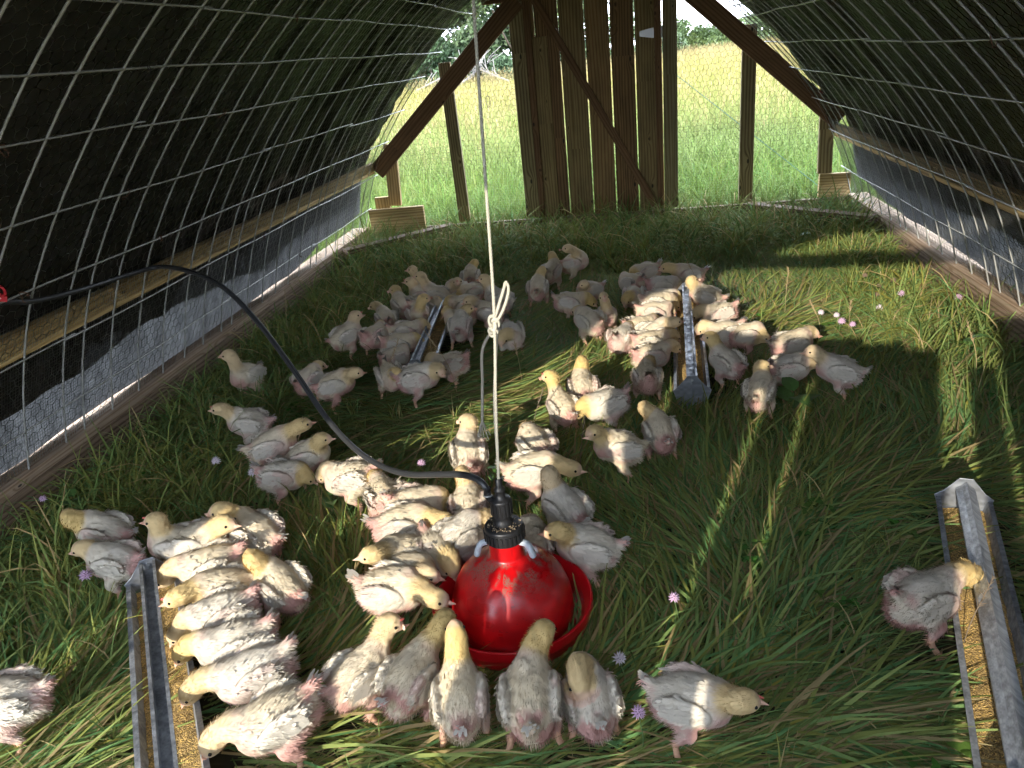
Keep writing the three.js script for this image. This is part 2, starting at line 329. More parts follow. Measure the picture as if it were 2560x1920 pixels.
// tarp: one creased sheet from wavy hem to wavy hem
{
  const hem = (z, sd) => 0.36 + 0.05 * (noise(z * 1.7 + sd, sd) - 0.5) * 2 + 0.03 * (noise(z * 5.1, sd + 4) - 0.5);
  const nu = 170, nv = 260, pos = [], uv = [], idx = [];
  for (let j = 0; j <= nv; j++) {
    const z = lerp(ZF - 0.03, ZN + 0.05, j / nv), hl = sAt(0.36, false) + (hem(z, 1.3) - 0.36), hr = sAt(0.36, true) - (hem(z, 7.7) - 0.36);
    for (let i = 0; i <= nu; i++) {
      const s = lerp(hl, hr, i / nu), far = smooth(-2.6, -5.2, z), y = onArc(s, 0).y;
      const slope = s * 0.35 + z * 0.2, w1 = noise(z * 7 + 1.4 * noise(s * 1.1, z * 0.9), s * 0.9), w2 = noise(z * 19 + 2 * noise(s * 2.2, z * 2) + s * 3.1, s * 1.6), w3 = noise(z * 9 + s * 9 + slope, s * 2 - z * 2);
      const ridge = (n) => 1 - Math.abs(2 * n - 1);
      const amp = 0.011 + 0.026 * far, wr = amp * (1.1 * ridge(w1) + 0.75 * ridge(w2) * (0.4 + 0.6 * far) + 0.6 * ridge(w3));
      const base = 0.024 + 0.052 * smooth(0.86, 0.72, y), p = onArc(s, z, base + wr);
      pos.push(p.x, p.y, p.z); uv.push(s, z);
    }
  }
  for (let j = 0; j < nv; j++) for (let i = 0; i < nu; i++) { const a = j * (nu + 1) + i, b = a + 1, c = a + nu + 1, d = c + 1; idx.push(a, c, b, b, c, d); }
  const g = new THREE.BufferGeometry(); g.setAttribute('position', new THREE.Float32BufferAttribute(pos, 3)); g.setAttribute('uv', new THREE.Float32BufferAttribute(uv, 2)); g.setIndex(idx); g.computeVertexNormals();
  const weave = tex(256, 256, (u, v) => { const n = 0.5 + 0.25 * Math.sin(u * 6.283 * 64) * Math.sin(v * 6.283 * 64) + 0.3 * (noise(u * 30, v * 30) - 0.5); return [n, n, n]; }, false); weave.repeat.set(3, 3);
  const dust = tex(256, 256, (u, v) => { const n = 0.75 + 0.5 * (fbm(u * 8, v * 8) - 0.4); return [n, n * 0.99, n * 0.93]; }); dust.repeat.set(0.7, 0.7);
  mesh('tarp', g, std({ color: lin(0.036, 0.034, 0.028), map: dust, roughness: 0.46, bumpMap: weave, bumpScale: 0.0006 }), coop);
}
// pale skirt hanging outside below the black tarp
for (const right of [false, true]) {
  const nu = 10, nv = 200, pos = [], idx = [], uv = [];
  for (let j = 0; j <= nv; j++) {
    const z = lerp(ZF - 0.01, ZN, j / nv), lo = right ? 0.2 + 0.05 * (noise(z * 1.1, 3) - 0.3) + 0.11 * smooth(-4.9, -6, z) : 0.178 + 0.035 * noise(z * 2.3, 5) + 0.1 * smooth(-4.5, -5.5, z);
    for (let i = 0; i <= nu; i++) { const y = lerp(lo, 0.58, i / nu), s = sAt(clamp(y, 0.191, 1), right), p = onArc(s, z, lerp(0.075, 0.118, i / nu) + 0.02 * noise(z * 5, i * 0.2)); pos.push(p.x, y, p.z); uv.push(z, y); }
  }
  for (let j = 0; j < nv; j++) for (let i = 0; i < nu; i++) { const a = j * (nu + 1) + i, c = a + nu + 1; idx.push(a, c, a + 1, a + 1, c, c + 1); }
  const g = new THREE.BufferGeometry(); g.setAttribute('position', new THREE.Float32BufferAttribute(pos, 3)); g.setAttribute('uv', new THREE.Float32BufferAttribute(uv, 2)); g.setIndex(idx); g.computeVertexNormals();
  const m = new THREE.MeshPhysicalMaterial({ side: THREE.DoubleSide, color: lin(0.2, 0.205, 0.21), roughness: 1, transmission: 0.2, thickness: 0, map: tex(256, 128, (u, v) => { const n = 0.7 + 0.45 * (fbm(u * 20, v * 12) - 0.35); return [n, n, n]; }) });
  mesh('skirt', g, m, coop).userData.label = 'pale grey skirt hanging below the black tarp';
}
// small fittings
{
  const ring = tubeAlong([[0, 0.03], [0.011, 0.022], [0.013, -0.02], [0.006, -0.03], [-0.008, -0.028], [-0.011, 0.02], [0, 0.03]].map(([x, y]) => V(-1.03 + x * 1.15, 1.06 + y * 1.3, ZF - 0.036)), 0.0022, 6, 40);
  mesh('chain_link', ring, M.black, FW);
  for (const [x, y, z, s] of [[1.345, 0.92, ZF + 0.08, 1], [-1.86, 0.85, -1.965, 1.2]]) {
    const b = mesh('red_bow', join([new THREE.BoxGeometry(0.03 * s, 0.022 * s, 0.012), new THREE.BoxGeometry(0.014 * s, 0.045 * s, 0.01).rotateZ(0.7), new THREE.TorusGeometry(0.016 * s, 0.005, 6, 12).translate(0.018, 0.01, 0)]), M.redTag, coop); b.position.set(x, y, z); b.rotation.set(0.2, 0.4, 0.5);
    const c = mesh('white_stripe', new THREE.BoxGeometry(0.012 * s, 0.026 * s, 0.016), M.whiteTag, coop); c.position.set(x, y + 0.008, z); c.rotation.set(0.2, 0.4, 0.5);
  }
  const line = mesh('guy_line', tubeAlong([V(0.36, 1.12, ZF - 0.3), V(1.45, 0.2, ZF - 0.25)], 0.0025, 5), std({ color: lin(0.1, 0.22, 0.2), roughness: 0.7 }), coop);
}
// ---------------------------------------------------------------- feed troughs
const galvTex = tex(256, 512, (u, v) => { const a = noise(u * 22, v * 40), b = noise(u * 70 + 4, v * 120), st = noise(u * 5, v * 3), n = 0.72 + 0.2 * (a - 0.5) + 0.14 * (b - 0.5) + 0.16 * (st - 0.5); return [n, n * 1.01, n * 1.03]; });
const galvR = tex(256, 256, (u, v) => { const n = 0.45 + 0.5 * noise(u * 24, v * 24); return [n, n, n]; }, false);
const galv = std({ map: galvTex, color: lin(0.62, 0.64, 0.66), metalness: 0.55, roughness: 0.75, roughnessMap: galvR });
const feedTex = tex(512, 512, (u, v) => { const a = noise(u * 190, v * 190), b = noise(u * 95 + 3, v * 95), c = fbm(u * 9, v * 9), k = 0.5 + 0.38 * a + 0.24 * (b - 0.5) + 0.3 * (c - 0.4), y = b > 0.72 ? 1.1 : 1; return [k * 0.98 * y, k * 0.83 * y, k * 0.55]; });
const feedBump = tex(512, 512, (u, v) => { const n = 0.6 * noise(u * 190, v * 190) + 0.4 * noise(u * 95 + 3, v * 95); return [n, n, n]; }, false);
const feedMat = std({ map: feedTex, bumpMap: feedBump, bumpScale: 0.004, color: lin(1, 0.95, 0.86), roughness: 1 });
const font = await new FontLoader().loadAsync('fonts/droid/droid_sans_bold.typeface.json');
const feedLabels = [], troughRects = [];
function trough(a, b, label, ridge, feedLabel) {      // a = near end, b = far end, [x, z] of the centre line
  const t = thing('feed_trough', label, 'trough', 'galvanised feed troughs on the grass');
  const L = Math.hypot(b[0] - a[0], b[1] - a[1]);
  t.position.set(a[0], 0.012, a[1]); t.rotation.y = Math.atan2(-(b[0] - a[0]), -(b[1] - a[1]));   // local -z runs from a to b
  troughRects.push([a[0], a[1], b[0], b[1]]);
  const h = 0.085, wt = 0.066, wb = 0.038, th = 0.0014;
  const pr = [[-wt - 0.001, h - 0.014], [-wt - 0.004, h], [-wt + 0.008, h + 0.001], [-wb, 0.004], [wb, 0.004], [wt - 0.008, h + 0.001], [wt + 0.004, h], [wt + 0.001, h - 0.014]];
  const off = pr.map(([x, y], i) => { const p = pr[Math.max(0, i - 1)], n = pr[Math.min(pr.length - 1, i + 1)], dx = n[0] - p[0], dy = n[1] - p[1], l = Math.hypot(dx, dy); return [x + dy / l * th, y - dx / l * th]; });
  const ext = (pts, len) => { const g = new THREE.ExtrudeGeometry(new THREE.Shape(pts.map(([x, y]) => new THREE.Vector2(x, y))), { depth: len, bevelEnabled: false }); g.translate(0, 0, -len); const p = g.attributes.position, uv = g.attributes.uv; for (let i = 0; i < p.count; i++) uv.setXY(i, (p.getX(i) + p.getY(i)) * 4, p.getZ(i) * 2); return g; };
  mesh('trough_body', ext([...pr, ...off.reverse()], L), galv, t);
  const plate = new THREE.ExtrudeGeometry(new THREE.Shape([[-wb - 0.003, 0], [-wt - 0.006, h + 0.004], [-0.05, h + 0.02], [-0.016, 0.148], [0.016, 0.148], [0.05, h + 0.02], [wt + 0.006, h + 0.004], [wb + 0.003, 0]].map(([x, y]) => new THREE.Vector2(x, y))), { depth: 0.002, bevelEnabled: true, bevelSize: 0.0015, bevelThickness: 0.001, bevelSegments: 1 });
  for (const z of [0.001, -L - 0.003]) { const e = mesh('end_plate', plate, galv, t); e.position.z = z; const pin = mesh('pivot_pin', new THREE.CylinderGeometry(0.005, 0.005, 0.012, 10).rotateX(Math.PI / 2), M.steel, e); pin.position.set(0, 0.132, 0.001); }
  const bar = ridge ? [[-0.024, 0.112], [-0.024, 0.12], [-0.01, 0.13], [0, 0.142], [0.01, 0.13], [0.024, 0.12], [0.024, 0.112], [0.0225, 0.112], [0.0225, 0.119], [0.009, 0.1285], [0, 0.14], [-0.009, 0.1285], [-0.0225, 0.119], [-0.0225, 0.112]]
    : [[-0.021, 0.142], [-0.013, 0.142], [-0.0125, 0.118], [0.0125, 0.118], [0.013, 0.142], [0.021, 0.142], [0.021, 0.1405], [0.0145, 0.1405], [0.014, 0.1165], [-0.014, 0.1165], [-0.0145, 0.1405], [-0.021, 0.1405]];
  const bm = mesh('guard_bar', ext(bar, L - 0.006), galv, t); bm.position.z = -0.003;
  // feed
  const nx = 12, nz = Math.round(L * 60), g = new THREE.PlaneGeometry(0.104, L - 0.012, nx, nz).rotateX(-Math.PI / 2), p = g.attributes.position, uv = g.attributes.uv;
  for (let i = 0; i < p.count; i++) { const x = p.getX(i), z = p.getZ(i) - L / 2; p.setXYZ(i, x, 0.057 + 0.012 * (fbm(x * 30 + a[0] * 9, z * 22) - 0.5) - 0.004 * smooth(0.02, 0.05, Math.abs(x)) + 0.003 * noise(x * 160, z * 160), z); uv.setXY(i, x * 3.2, z * 3.2); }
  g.computeVertexNormals();
  const f = mesh('mash_feed', g, feedMat); f.position.copy(t.position); f.rotation.copy(t.rotation); tag(f, feedLabel, 'feed', 'mash in the troughs', 'stuff');
  return t;
}
trough([-0.80, -0.78], [-1.38, -1.63], 'galvanised trough with a channel bar at lower left, nearest the viewer', false, 'golden mash feed in the near left trough');
trough([0.63, -1.02], [0.895, -2.0], 'dusty galvanised trough with a ridged bar at lower right', true, 'pale mash feed in the lower right trough');
{
  const t = trough([-0.975, -3.1], [-1.085, -4.25], 'galvanised trough in shade among chicks at left rear', false, 'brown mash feed in the left rear trough');
  const g = new TextGeometry('5', { font, size: 0.02, depth: 0.0006, curveSegments: 4 });
  const n = mesh('stamped_number', g, M.black, t); n.position.set(-0.026, 0.058, 0.0045);
  const dot = mesh('stamped_dot', new THREE.CylinderGeometry(0.004, 0.004, 0.0008, 10).rotateX(Math.PI / 2), M.black, t); dot.position.set(-0.016, 0.046, 0.0047);
}
trough([0.212, -2.8], [0.278, -4.06], 'galvanised trough ringed by chicks at right rear', false, 'mash feed in the right rear trough');

// ---------------------------------------------------------------- bell drinker, hose, rope
const DX = -0.33, DZ = -1.55;
{
  const d = thing('bell_drinker', 'red plastic bell drinker with black cap hanging among the chicks', 'drinker'); d.position.set(DX, 0, DZ);
  const dustMap = tex(1024, 512, (u, v) => {
    const around = fbm(u * 18, v * 6), sp = noise(u * 300, v * 150), q = smooth(0.4, 0.62, v + 0.2 * (fbm(u * 9 + 2, v * 3) - 0.5)) * smooth(0.93, 0.82, v), m = q * smooth(0.3, 0.5, around) * smooth(0.15, 0.5, sp);
    const drop = noise(u * 110, v * 60) > 0.93 ? 0.8 : 1, s = 0.92 + 0.16 * (noise(u * 40, v * 20) - 0.5);
    return [lerp(0.80 * s, 0.52, m * 0.85) * drop, lerp(0.055, 0.42, m * 0.85) * drop, lerp(0.075, 0.36, m * 0.85) * drop];
  });
  const roughMap = tex(256, 256, (u, v) => { const n = 0.62 + 0.5 * (fbm(u * 10, v * 8) - 0.4); return [n, n, n]; }, false);
  const red = std({ map: dustMap, roughness: 0.5, roughnessMap: roughMap }), redPlain = std({ color: lin(0.6, 0.006, 0.012), roughness: 0.34 });
  const lathe = (pts, m, name, seg = 64) => mesh(name, new THREE.LatheGeometry(pts.map(([x, y]) => new THREE.Vector2(x, y)), seg), m, d);
  lathe([[0.152, 0.056], [0.1535, 0.066], [0.1535, 0.1], [0.1495, 0.125], [0.14, 0.155], [0.124, 0.184], [0.102, 0.207], [0.078, 0.223], [0.056, 0.2305], [0.044, 0.236], [0.0415, 0.244], [0.0415, 0.29]], red, 'dome', 96);
  lathe([[0.02, 0.036], [0.15, 0.036], [0.164, 0.042], [0.17, 0.05], [0.172, 0.06], [0.186, 0.088], [0.196, 0.106], [0.2005, 0.108], [0.2035, 0.105], [0.203, 0.082], [0.2, 0.078], [0.192, 0.052], [0.18, 0.034], [0.16, 0.026], [0.02, 0.024]], redPlain, 'pan', 96);
  const wat = mesh('water', new THREE.RingGeometry(0.15, 0.181, 64, 1).rotateX(-Math.PI / 2), new THREE.MeshPhysicalMaterial({ color: lin(0.9, 0.93, 0.95), transmission: 1, thickness: 0, roughness: 0.03, ior: 1.33, side: THREE.DoubleSide }), d); wat.position.y = 0.078;
  // screw cap with ribs
  const cap = [new THREE.LatheGeometry([[0, 0.328], [0.03, 0.328], [0.045, 0.325], [0.048, 0.32], [0.049, 0.288], [0.046, 0.284], [0.042, 0.284]].map(([x, y]) => new THREE.Vector2(x, y)), 48)];
  for (let i = 0; i < 28; i++) { const a = i / 28 * 6.283; cap.push(new THREE.BoxGeometry(0.003, 0.024, 0.005).translate(0.0495, 0.301, 0).rotateY(a)); }
  mesh('screw_cap', join(cap), M.black, d);
  const debris = []; for (let i = 0; i < 90; i++) { const a = rnd() * 6.283, r = 0.022 + rnd() * 0.022; debris.push(new THREE.TetrahedronGeometry(rr(0.0012, 0.0032)).rotateY(rnd() * 6).translate(Math.cos(a) * r, 0.329, Math.sin(a) * r)); }
  tag(mesh('dirt_crumbs', join(debris), std({ color: lin(0.22, 0.17, 0.11), roughness: 1 }), d), null, null, null, 'stuff');
  const fit = [new THREE.LatheGeometry([[0.024, 0.326], [0.024, 0.338], [0.0195, 0.34], [0.0195, 0.352], [0.0255, 0.354], [0.0255, 0.392], [0.023, 0.398], [0.012, 0.4], [0.0115, 0.415], [0.0135, 0.417], [0.0135, 0.424], [0.0085, 0.43], [0.0085, 0.45], [0, 0.45]].map(([x, y]) => new THREE.Vector2(x, y)), 32)];
  for (let i = 0; i < 16; i++) fit.push(new THREE.BoxGeometry(0.003, 0.034, 0.0045).translate(0.0255, 0.373, 0).rotateY(i / 16 * 6.283));
  mesh('valve_fitting', join(fit), M.black, d);
  mesh('hose_barb', tubeAlong([V(-0.022, 0.392, 0.002), V(-0.03, 0.41, 0.004), V(-0.026, 0.43, 0.006)], 0.0085, 10, 8), M.black, d);
  const clampRing = mesh('hose_clamp', new THREE.TorusGeometry(0.0095, 0.002, 6, 18), M.steel, d); clampRing.position.set(-0.029, 0.407, 0.004); clampRing.rotation.set(1.35, 0, 0);
  for (const [a, s] of [[0.35, 1], [2.85, 0.9]]) {
    const p = [0.04, 0.058, 0.066, 0.073].map((r, i) => V(Math.cos(a) * r, [0.283, 0.281, 0.272, 0.252][i], Math.sin(a) * r));
    const e = mesh('grey_elbow', join([tubeAlong(p, 0.0088 * s, 10, 14), new THREE.SphereGeometry(0.0088 * s, 10, 8).translate(p[3].x, p[3].y, p[3].z), new THREE.SphereGeometry(0.0088 * s, 10, 8).translate(p[0].x, p[0].y, p[0].z)]), M.greyPlastic, d);
  }
}
{
  const pts = [[-1.86, 0.836, -1.9], [-1.86, 0.826, -2.0], [-1.856, 0.8, -2.09], [-1.85, 0.775, -2.28], [-1.85, 0.752, -2.55], [-1.81, 0.744, -2.69], [-1.617, 0.766, -2.539], [-1.435, 0.761, -2.396], [-1.305, 0.728, -2.294], [-1.169, 0.645, -2.186], [-1.037, 0.522, -2.082], [-0.935, 0.412, -2.002], [-0.834, 0.350, -1.922], [-0.73, 0.331, -1.84], [-0.62, 0.352, -1.75], [-0.50, 0.404, -1.655], [-0.43, 0.434, -1.60], [-0.385, 0.443, -1.563], [-0.362, 0.43, -1.548], [-0.358, 0.41, -1.545]].map(([x, y, z]) => V(x, y, z));
  const h = mesh('water_hose', tubeAlong(pts, 0.0085, 12, 180), M.hose); tag(h, 'black water hose arching from the left wall down to the red drinker', 'hose');
}
{
  const rope = thing('hanging_rope', 'worn white rope with a knotted loop holding up the red drinker', 'rope');
  const twisted = (pts, r, turns) => {
    const c = new THREE.CatmullRomCurve3(pts), n = Math.max(24, turns * 8), strands = [];
    for (let k = 0; k < 3; k++) { const q = []; for (let i = 0; i <= n; i++) { const t = i / n, p = c.getPointAt(t), d = c.getTangentAt(t), s = V(0, 0, 1).cross(d).normalize(), u = d.clone().cross(s), a = t * turns * 6.283 + k * 2.094; q.push(p.addScaledVector(s, Math.cos(a) * r * 0.55).addScaledVector(u, Math.sin(a) * r * 0.55)); } strands.push(new THREE.TubeGeometry(new THREE.CatmullRomCurve3(q), n, r * 0.6, 5)); }
    return join(strands);
  };
  mesh('main_line', twisted([V(DX, 0.44, DZ), V(-0.318, 0.64, -1.565), V(-0.302, 0.84, -1.58), V(-0.297, 1.2, -1.64), V(-0.29, 1.9, -1.76)], 0.0034, 70), M.rope, rope);
  mesh('second_line', twisted([V(DX + 0.002, 0.46, DZ - 0.004), V(-0.322, 0.64, -1.572), V(-0.298, 0.82, -1.586)], 0.003, 22), M.rope, rope);
  mesh('loop', twisted([V(-0.304, 0.83, -1.58), V(-0.292, 0.86, -1.584), V(-0.276, 0.9, -1.586), V(-0.27, 0.915, -1.586), V(-0.265, 0.905, -1.584), V(-0.272, 0.875, -1.582), V(-0.29, 0.84, -1.578), V(-0.304, 0.825, -1.578)], 0.0034, 14), M.rope, rope);
  mesh('knot', join([new THREE.TorusKnotGeometry(0.008, 0.0034, 60, 6, 2, 3).scale(1, 1.4, 1).translate(-0.305, 0.826, -1.58), new THREE.TorusKnotGeometry(0.007, 0.0033, 50, 6, 2, 3).translate(-0.309, 0.806, -1.58)]), M.rope, rope);
  const fray = []; for (let i = 0; i < 9; i++) { const a = i / 9 * 6.283; fray.push(tubeAlong([V(-0.362, 0.585, -1.6), V(-0.363 + Math.cos(a) * 0.006, 0.565, -1.6 + Math.sin(a) * 0.006), V(-0.362 + Math.cos(a) * 0.016, 0.54 + rr(-0.008, 0.004), -1.6 + Math.sin(a) * 0.014)], 0.0012, 4, 6)); }
  mesh('frayed_end', join([twisted([V(-0.31, 0.81, -1.582), V(-0.338, 0.765, -1.59), V(-0.35, 0.68, -1.598), V(-0.362, 0.58, -1.6)], 0.0034, 18), ...fray]), std({ color: lin(0.36, 0.33, 0.27), roughness: 1 }), rope);
}
const CHICKS = [
  ["chick with the highest head by the far left trough, looking left", -1.22, -4.29, -175, 0.064, 0.270, 0.014, 'u', 5],
  ["chick stretching its neck beside the far tip of the left rear trough", -1.11, -4.13, 175, 0.080, 0.251, -0.002, 'u', 10],
  ["pink-faced chick with reddish beak looking left, left of rear trough tip", -1.19, -4.14, 175, 0.067, 0.227, -0.004, 'u', 15],
  ["chick seen from behind with its head turned left, left of rear trough", -1.27, -3.97, 130, 0.066, 0.201, 0.002, 'u', 70],
  ["upright chick facing the viewer, beak pointing right, left of rear trough", -1.13, -3.78, -65, 0.091, 0.251, -0.031, 'u', 75],
  ["half hidden chick feeding rightward behind the upright chick, left rear trough", -1.13, -3.95, 20, 0.067, 0.125, -0.022, 'd', -10],
  ["chick walking away with lowered head to the left, left rear group", -1.31, -3.78, 120, 0.110, 0.188, -0.030, 'm', 60],
  ["tan upright chick looking right at the left edge of the rear group", -1.43, -3.50, 50, 0.059, 0.214, 0.005, 'u', -40],
  ["pink-rumped chick bending away from viewer, left rear group", -1.29, -3.51, 70, 0.118, 0.130, -0.041, 'd', 0],
  ["chick with neck laid on the left rim of the left rear trough", -1.13, -3.55, 18, 0.087, 0.137, -0.023, 'd', 2],
  ["second feeding chick on the left side of the left rear trough", -1.12, -3.38, 15, 0.081, 0.126, -0.014, 'd', -5],
  ["round-backed chick with hidden head near the near end of left rear trough", -1.10, -3.21, 60, 0.110, 0.118, -0.040, 'd', -10],
  ["cream chick facing the viewer with its head bowed right, below rear trough", -1.06, -2.99, -60, 0.100, 0.167, -0.020, 'd', 40],
  ["plump white chick broadside before the near end of left rear trough", -0.91, -2.92, 10, 0.088, 0.171, 0.037, 'm', -60],
  ["chick reaching left into the near end of the left rear trough", -0.82, -3.10, -170, 0.088, 0.150, 0.040, 'd', 0],
  ["small chick seen from behind beside the black hose, left rear", -1.43, -2.98, 75, 0.090, 0.164, -0.004, 'm', -45],
  ["large pink-bellied chick standing broadside facing right, left rear", -1.27, -2.89, 15, 0.096, 0.196, 0.042, 'u', -5],
  ["chick facing the viewer behind the far tip of left rear trough", -1.02, -4.25, -100, 0.088, 0.207, -0.053, 'u', 20],
  ["broad-backed chick bowing left at the far tip of left rear trough", -0.93, -4.23, -155, 0.104, 0.108, -0.003, 'd', 0],
  ["farthest chick of the left rear group, seen from behind", -0.98, -4.51, 95, 0.072, 0.202, 0.025, 'u', -25],
  ["chick looking left right behind the hanging white rope", -0.73, -3.99, 150, 0.080, 0.243, -0.004, 'u', 40],
  ["yellow-necked chick leaning left over the right rim of left rear trough", -0.75, -3.79, 165, 0.108, 0.197, -0.005, 'm', 35],
  ["chick feeding on the right side of left rear trough, farthest", -0.91, -3.94, -170, 0.078, 0.137, 0.026, 'd', 0],
  ["chick feeding on the right side of left rear trough, half hidden", -0.90, -3.74, -170, 0.066, 0.156, 0.039, 'd', 0],
  ["white-backed chick with its back to the viewer, beak right, at left rear trough", -0.86, -3.58, 90, 0.070, 0.201, 0.035, 'u', -80],
  ["lone white chick facing the viewer with bowed head, right of the rope", -0.58, -3.41, -70, 0.098, 0.158, 0.060, 'd', -20],
  ["lone chick with raised head against the left wall boards", -1.74, -3.01, -100, 0.082, 0.265, -0.005, 'u', -70],
  ["white chick half hidden in grass looking left, left of the hose", -1.51, -2.54, -175, 0.085, 0.221, -0.032, 'u', 5],
  ["pink-backed chick with neck raised to the right, under the hose", -1.31, -2.33, 20, 0.117, 0.212, 0.032, 'u', 10],
  ["cream chick with its head up looking right at the hose", -1.15, -2.26, 15, 0.072, 0.218, 0.040, 'u', -5],
  ["chick with a white tail pointing left, lying behind a grass tuft", -1.20, -2.15, 12, 0.079, 0.119, 0.006, 'd', -2],
  ["bright yellow chick bending left below the hose", -0.94, -2.10, -175, 0.098, 0.125, 0.044, 'd', 25],
  ["rounded orange-shouldered chick seen from behind below the hose", -0.79, -1.99, 120, 0.138, 0.123, -0.008, 'd', 10],
  ["yellow chick lying with its head right, upper left of the red drinker", -0.67, -1.94, 15, 0.076, 0.114, -0.012, 'd', -15],
  ["cream chick broadside facing right, tail tuft left, above drinker", -0.68, -1.83, 15, 0.116, 0.164, 0.058, 'm', -5],
  ["upright yellow chick seen from behind where the hose passes, beside rope", -0.57, -2.25, 105, 0.061, 0.212, 0.008, 'u', 55],
  ["upright cream chick with a pink rump just left of the drinker fitting", -0.51, -1.93, 100, 0.063, 0.223, -0.012, 'u', 10],
  ["white chick nestled against the drinker neck, left side", -0.50, -1.76, 55, 0.070, 0.160, 0.014, 'm', 5],
  ["cream chick looking left, leftmost of the cluster at the drinker", -0.65, -1.69, -150, 0.099, 0.209, -0.060, 'u', -10],
  ["cream chick with bowed face toward viewer at the pan rim", -0.55, -1.70, -50, 0.086, 0.148, 0.008, 'd', -10],
  ["small cream chick looking right at the pan, between larger chicks", -0.61, -1.61, -10, 0.093, 0.188, 0.060, 'm', 0],
  ["chick reaching its beak over the left rim of the red pan", -0.63, -1.53, -5, 0.133, 0.166, 0.059, 'm', 0],
  ["yellow chick with head turned right, left of the four below the pan", -0.63, -1.25, 55, 0.107, 0.210, 0.000, 'm', -45],
  ["pink-backed chick stretching its neck up to the red pan", -0.51, -1.24, 72, 0.123, 0.210, 0.029, 'm', 8],
  ["chick with a long neck drinking with its head thrown up against the dome", -0.39, -1.19, 102, 0.072, 0.247, 0.005, 'u', -2],
  ["pinkish chick seen from behind leaning over the lower pan rim", -0.24, -1.19, 98, 0.102, 0.200, 0.036, 'm', -28],
  ["white chick preening its back, right of the drinker front", -0.12, -1.22, 105, -0.012, 0.177, -0.023, 'p', 175],
  ["white chick striding right alone on the dark grass, lower right", 0.09, -1.20, -15, 0.106, 0.198, 0.032, 'm', 25],
  ["lone white chick with a yellow head feeding at the right trough", 0.63, -1.52, 30, 0.146, 0.127, -0.005, 'd', -20],
  ["white chick cut off by the left edge of the picture", -1.43, -1.13, -160, 0.070, 0.197, 0.029, 'm', -10],
  ["white chick with its head turned away, behind the near left trough", -1.63, -1.79, 175, 0.045, 0.190, -0.012, 'u', -45],
  ["white chick with yellow neck standing left of the near left trough end", -1.51, -1.66, -180, 0.092, 0.183, -0.001, 'm', 15],
  ["chick looking left behind the peaked end of the near left trough", -1.35, -1.73, -175, 0.036, 0.206, -0.005, 'u', 5],
  ["chick with pink face looking right behind the near left trough", -1.27, -1.73, 0, 0.109, 0.215, 0.027, 'u', -10],
  ["yellow-headed chick looking left, backmost at the near left trough", -1.13, -1.78, 160, 0.067, 0.214, -0.035, 'u', 35],
  ["chick with yellow head in the far end of the near left trough", -1.19, -1.63, -160, 0.124, 0.113, 0.016, 'd', -5],
  ["chick with a red comb and dark beak over the near left trough", -1.10, -1.53, -160, 0.104, 0.171, -0.046, 'm', 5],
  ["standing chick with pink tail end, head away, right of near left trough", -0.95, -1.55, 150, 0.050, 0.206, -0.016, 'u', -20],
  ["creamy chick with rounded white tail, second row at the near left trough", -1.06, -1.44, -150, 0.111, 0.106, 0.011, 'd', 0],
  ["white chick mostly hidden behind another, feeding at near left trough", -0.97, -1.33, -155, 0.116, 0.121, 0.033, 'd', 5],
  ["very white fluffy-winged chick feeding in the near left trough", -0.88, -1.24, -150, 0.132, 0.118, 0.024, 'd', 5],
  ["pink-winged chick nearest the viewer at the near left trough", -0.77, -1.11, -145, 0.119, 0.115, 0.026, 'd', 10],
  ["upright chick seen from behind, leftmost of the far middle trio", -0.53, -4.18, 90, 0.074, 0.215, 0.023, 'u', -20],
  ["middle chick of the far middle trio", -0.48, -4.51, 70, 0.065, 0.214, -0.024, 'u', 30],
  ["rear chick of the far middle trio, turned to the right", -0.35, -4.67, -5, -0.030, 0.238, 0.058, 'u', -165],
  ["small cream chick facing left above the lone pair, far middle", -0.24, -4.12, -150, 0.065, 0.196, -0.055, 'm', -10],
  ["chick broadside bowing right, far middle", -0.33, -3.92, 5, 0.112, 0.119, -0.011, 'd', -15],
  ["slender upright chick facing the viewer, far middle", -0.14, -3.63, -70, 0.077, 0.270, 0.028, 'u', -10],
  ["round chick seen from behind, front of the far middle group", -0.22, -3.55, 130, 0.091, 0.161, 0.008, 'm', 30],
  ["chick with tail to the right, farthest at right rear trough", 0.07, -4.41, -165, 0.078, 0.112, -0.016, 'd', 5],
  ["pink-backed chick with hidden head left of right rear trough", -0.01, -4.23, 140, 0.096, 0.121, 0.058, 'd', 20],
  ["chick facing the viewer, head down, left of right rear trough", -0.00, -3.98, -90, 0.111, 0.145, 0.046, 'd', -10],
  ["pinkish chick stretching left behind the tip of right rear trough", 0.30, -4.27, -175, 0.114, 0.185, -0.016, 'm', 5],
  ["white chick with tail left at the far tip of right rear trough", 0.16, -4.10, 10, 0.095, 0.097, -0.010, 'd', 0],
  ["second white chick feeding at the right rear trough, left side", 0.15, -3.91, 5, 0.082, 0.112, -0.018, 'd', -5],
  ["chick with lifted head right of the far tip of right rear trough", 0.36, -3.85, 160, 0.055, 0.213, -0.011, 'u', -130],
  ["chick mostly hidden, third on the left of right rear trough", 0.12, -3.81, 10, 0.087, 0.102, -0.017, 'd', 0],
  ["chick with pink beak feeding, fourth on the left of right rear trough", 0.10, -3.66, 10, 0.079, 0.122, -0.031, 'd', -20],
  ["sunlit-winged chick feeding leftward, right side of right rear trough", 0.40, -3.62, -170, 0.111, 0.129, 0.011, 'd', 10],
  ["chick with a pink upper back left of the right rear trough", 0.03, -3.46, 30, 0.104, 0.121, -0.038, 'd', 0],
  ["chick with raised yellow head by the middle of right rear trough", 0.10, -3.35, 25, 0.056, 0.186, 0.027, 'u', -5],
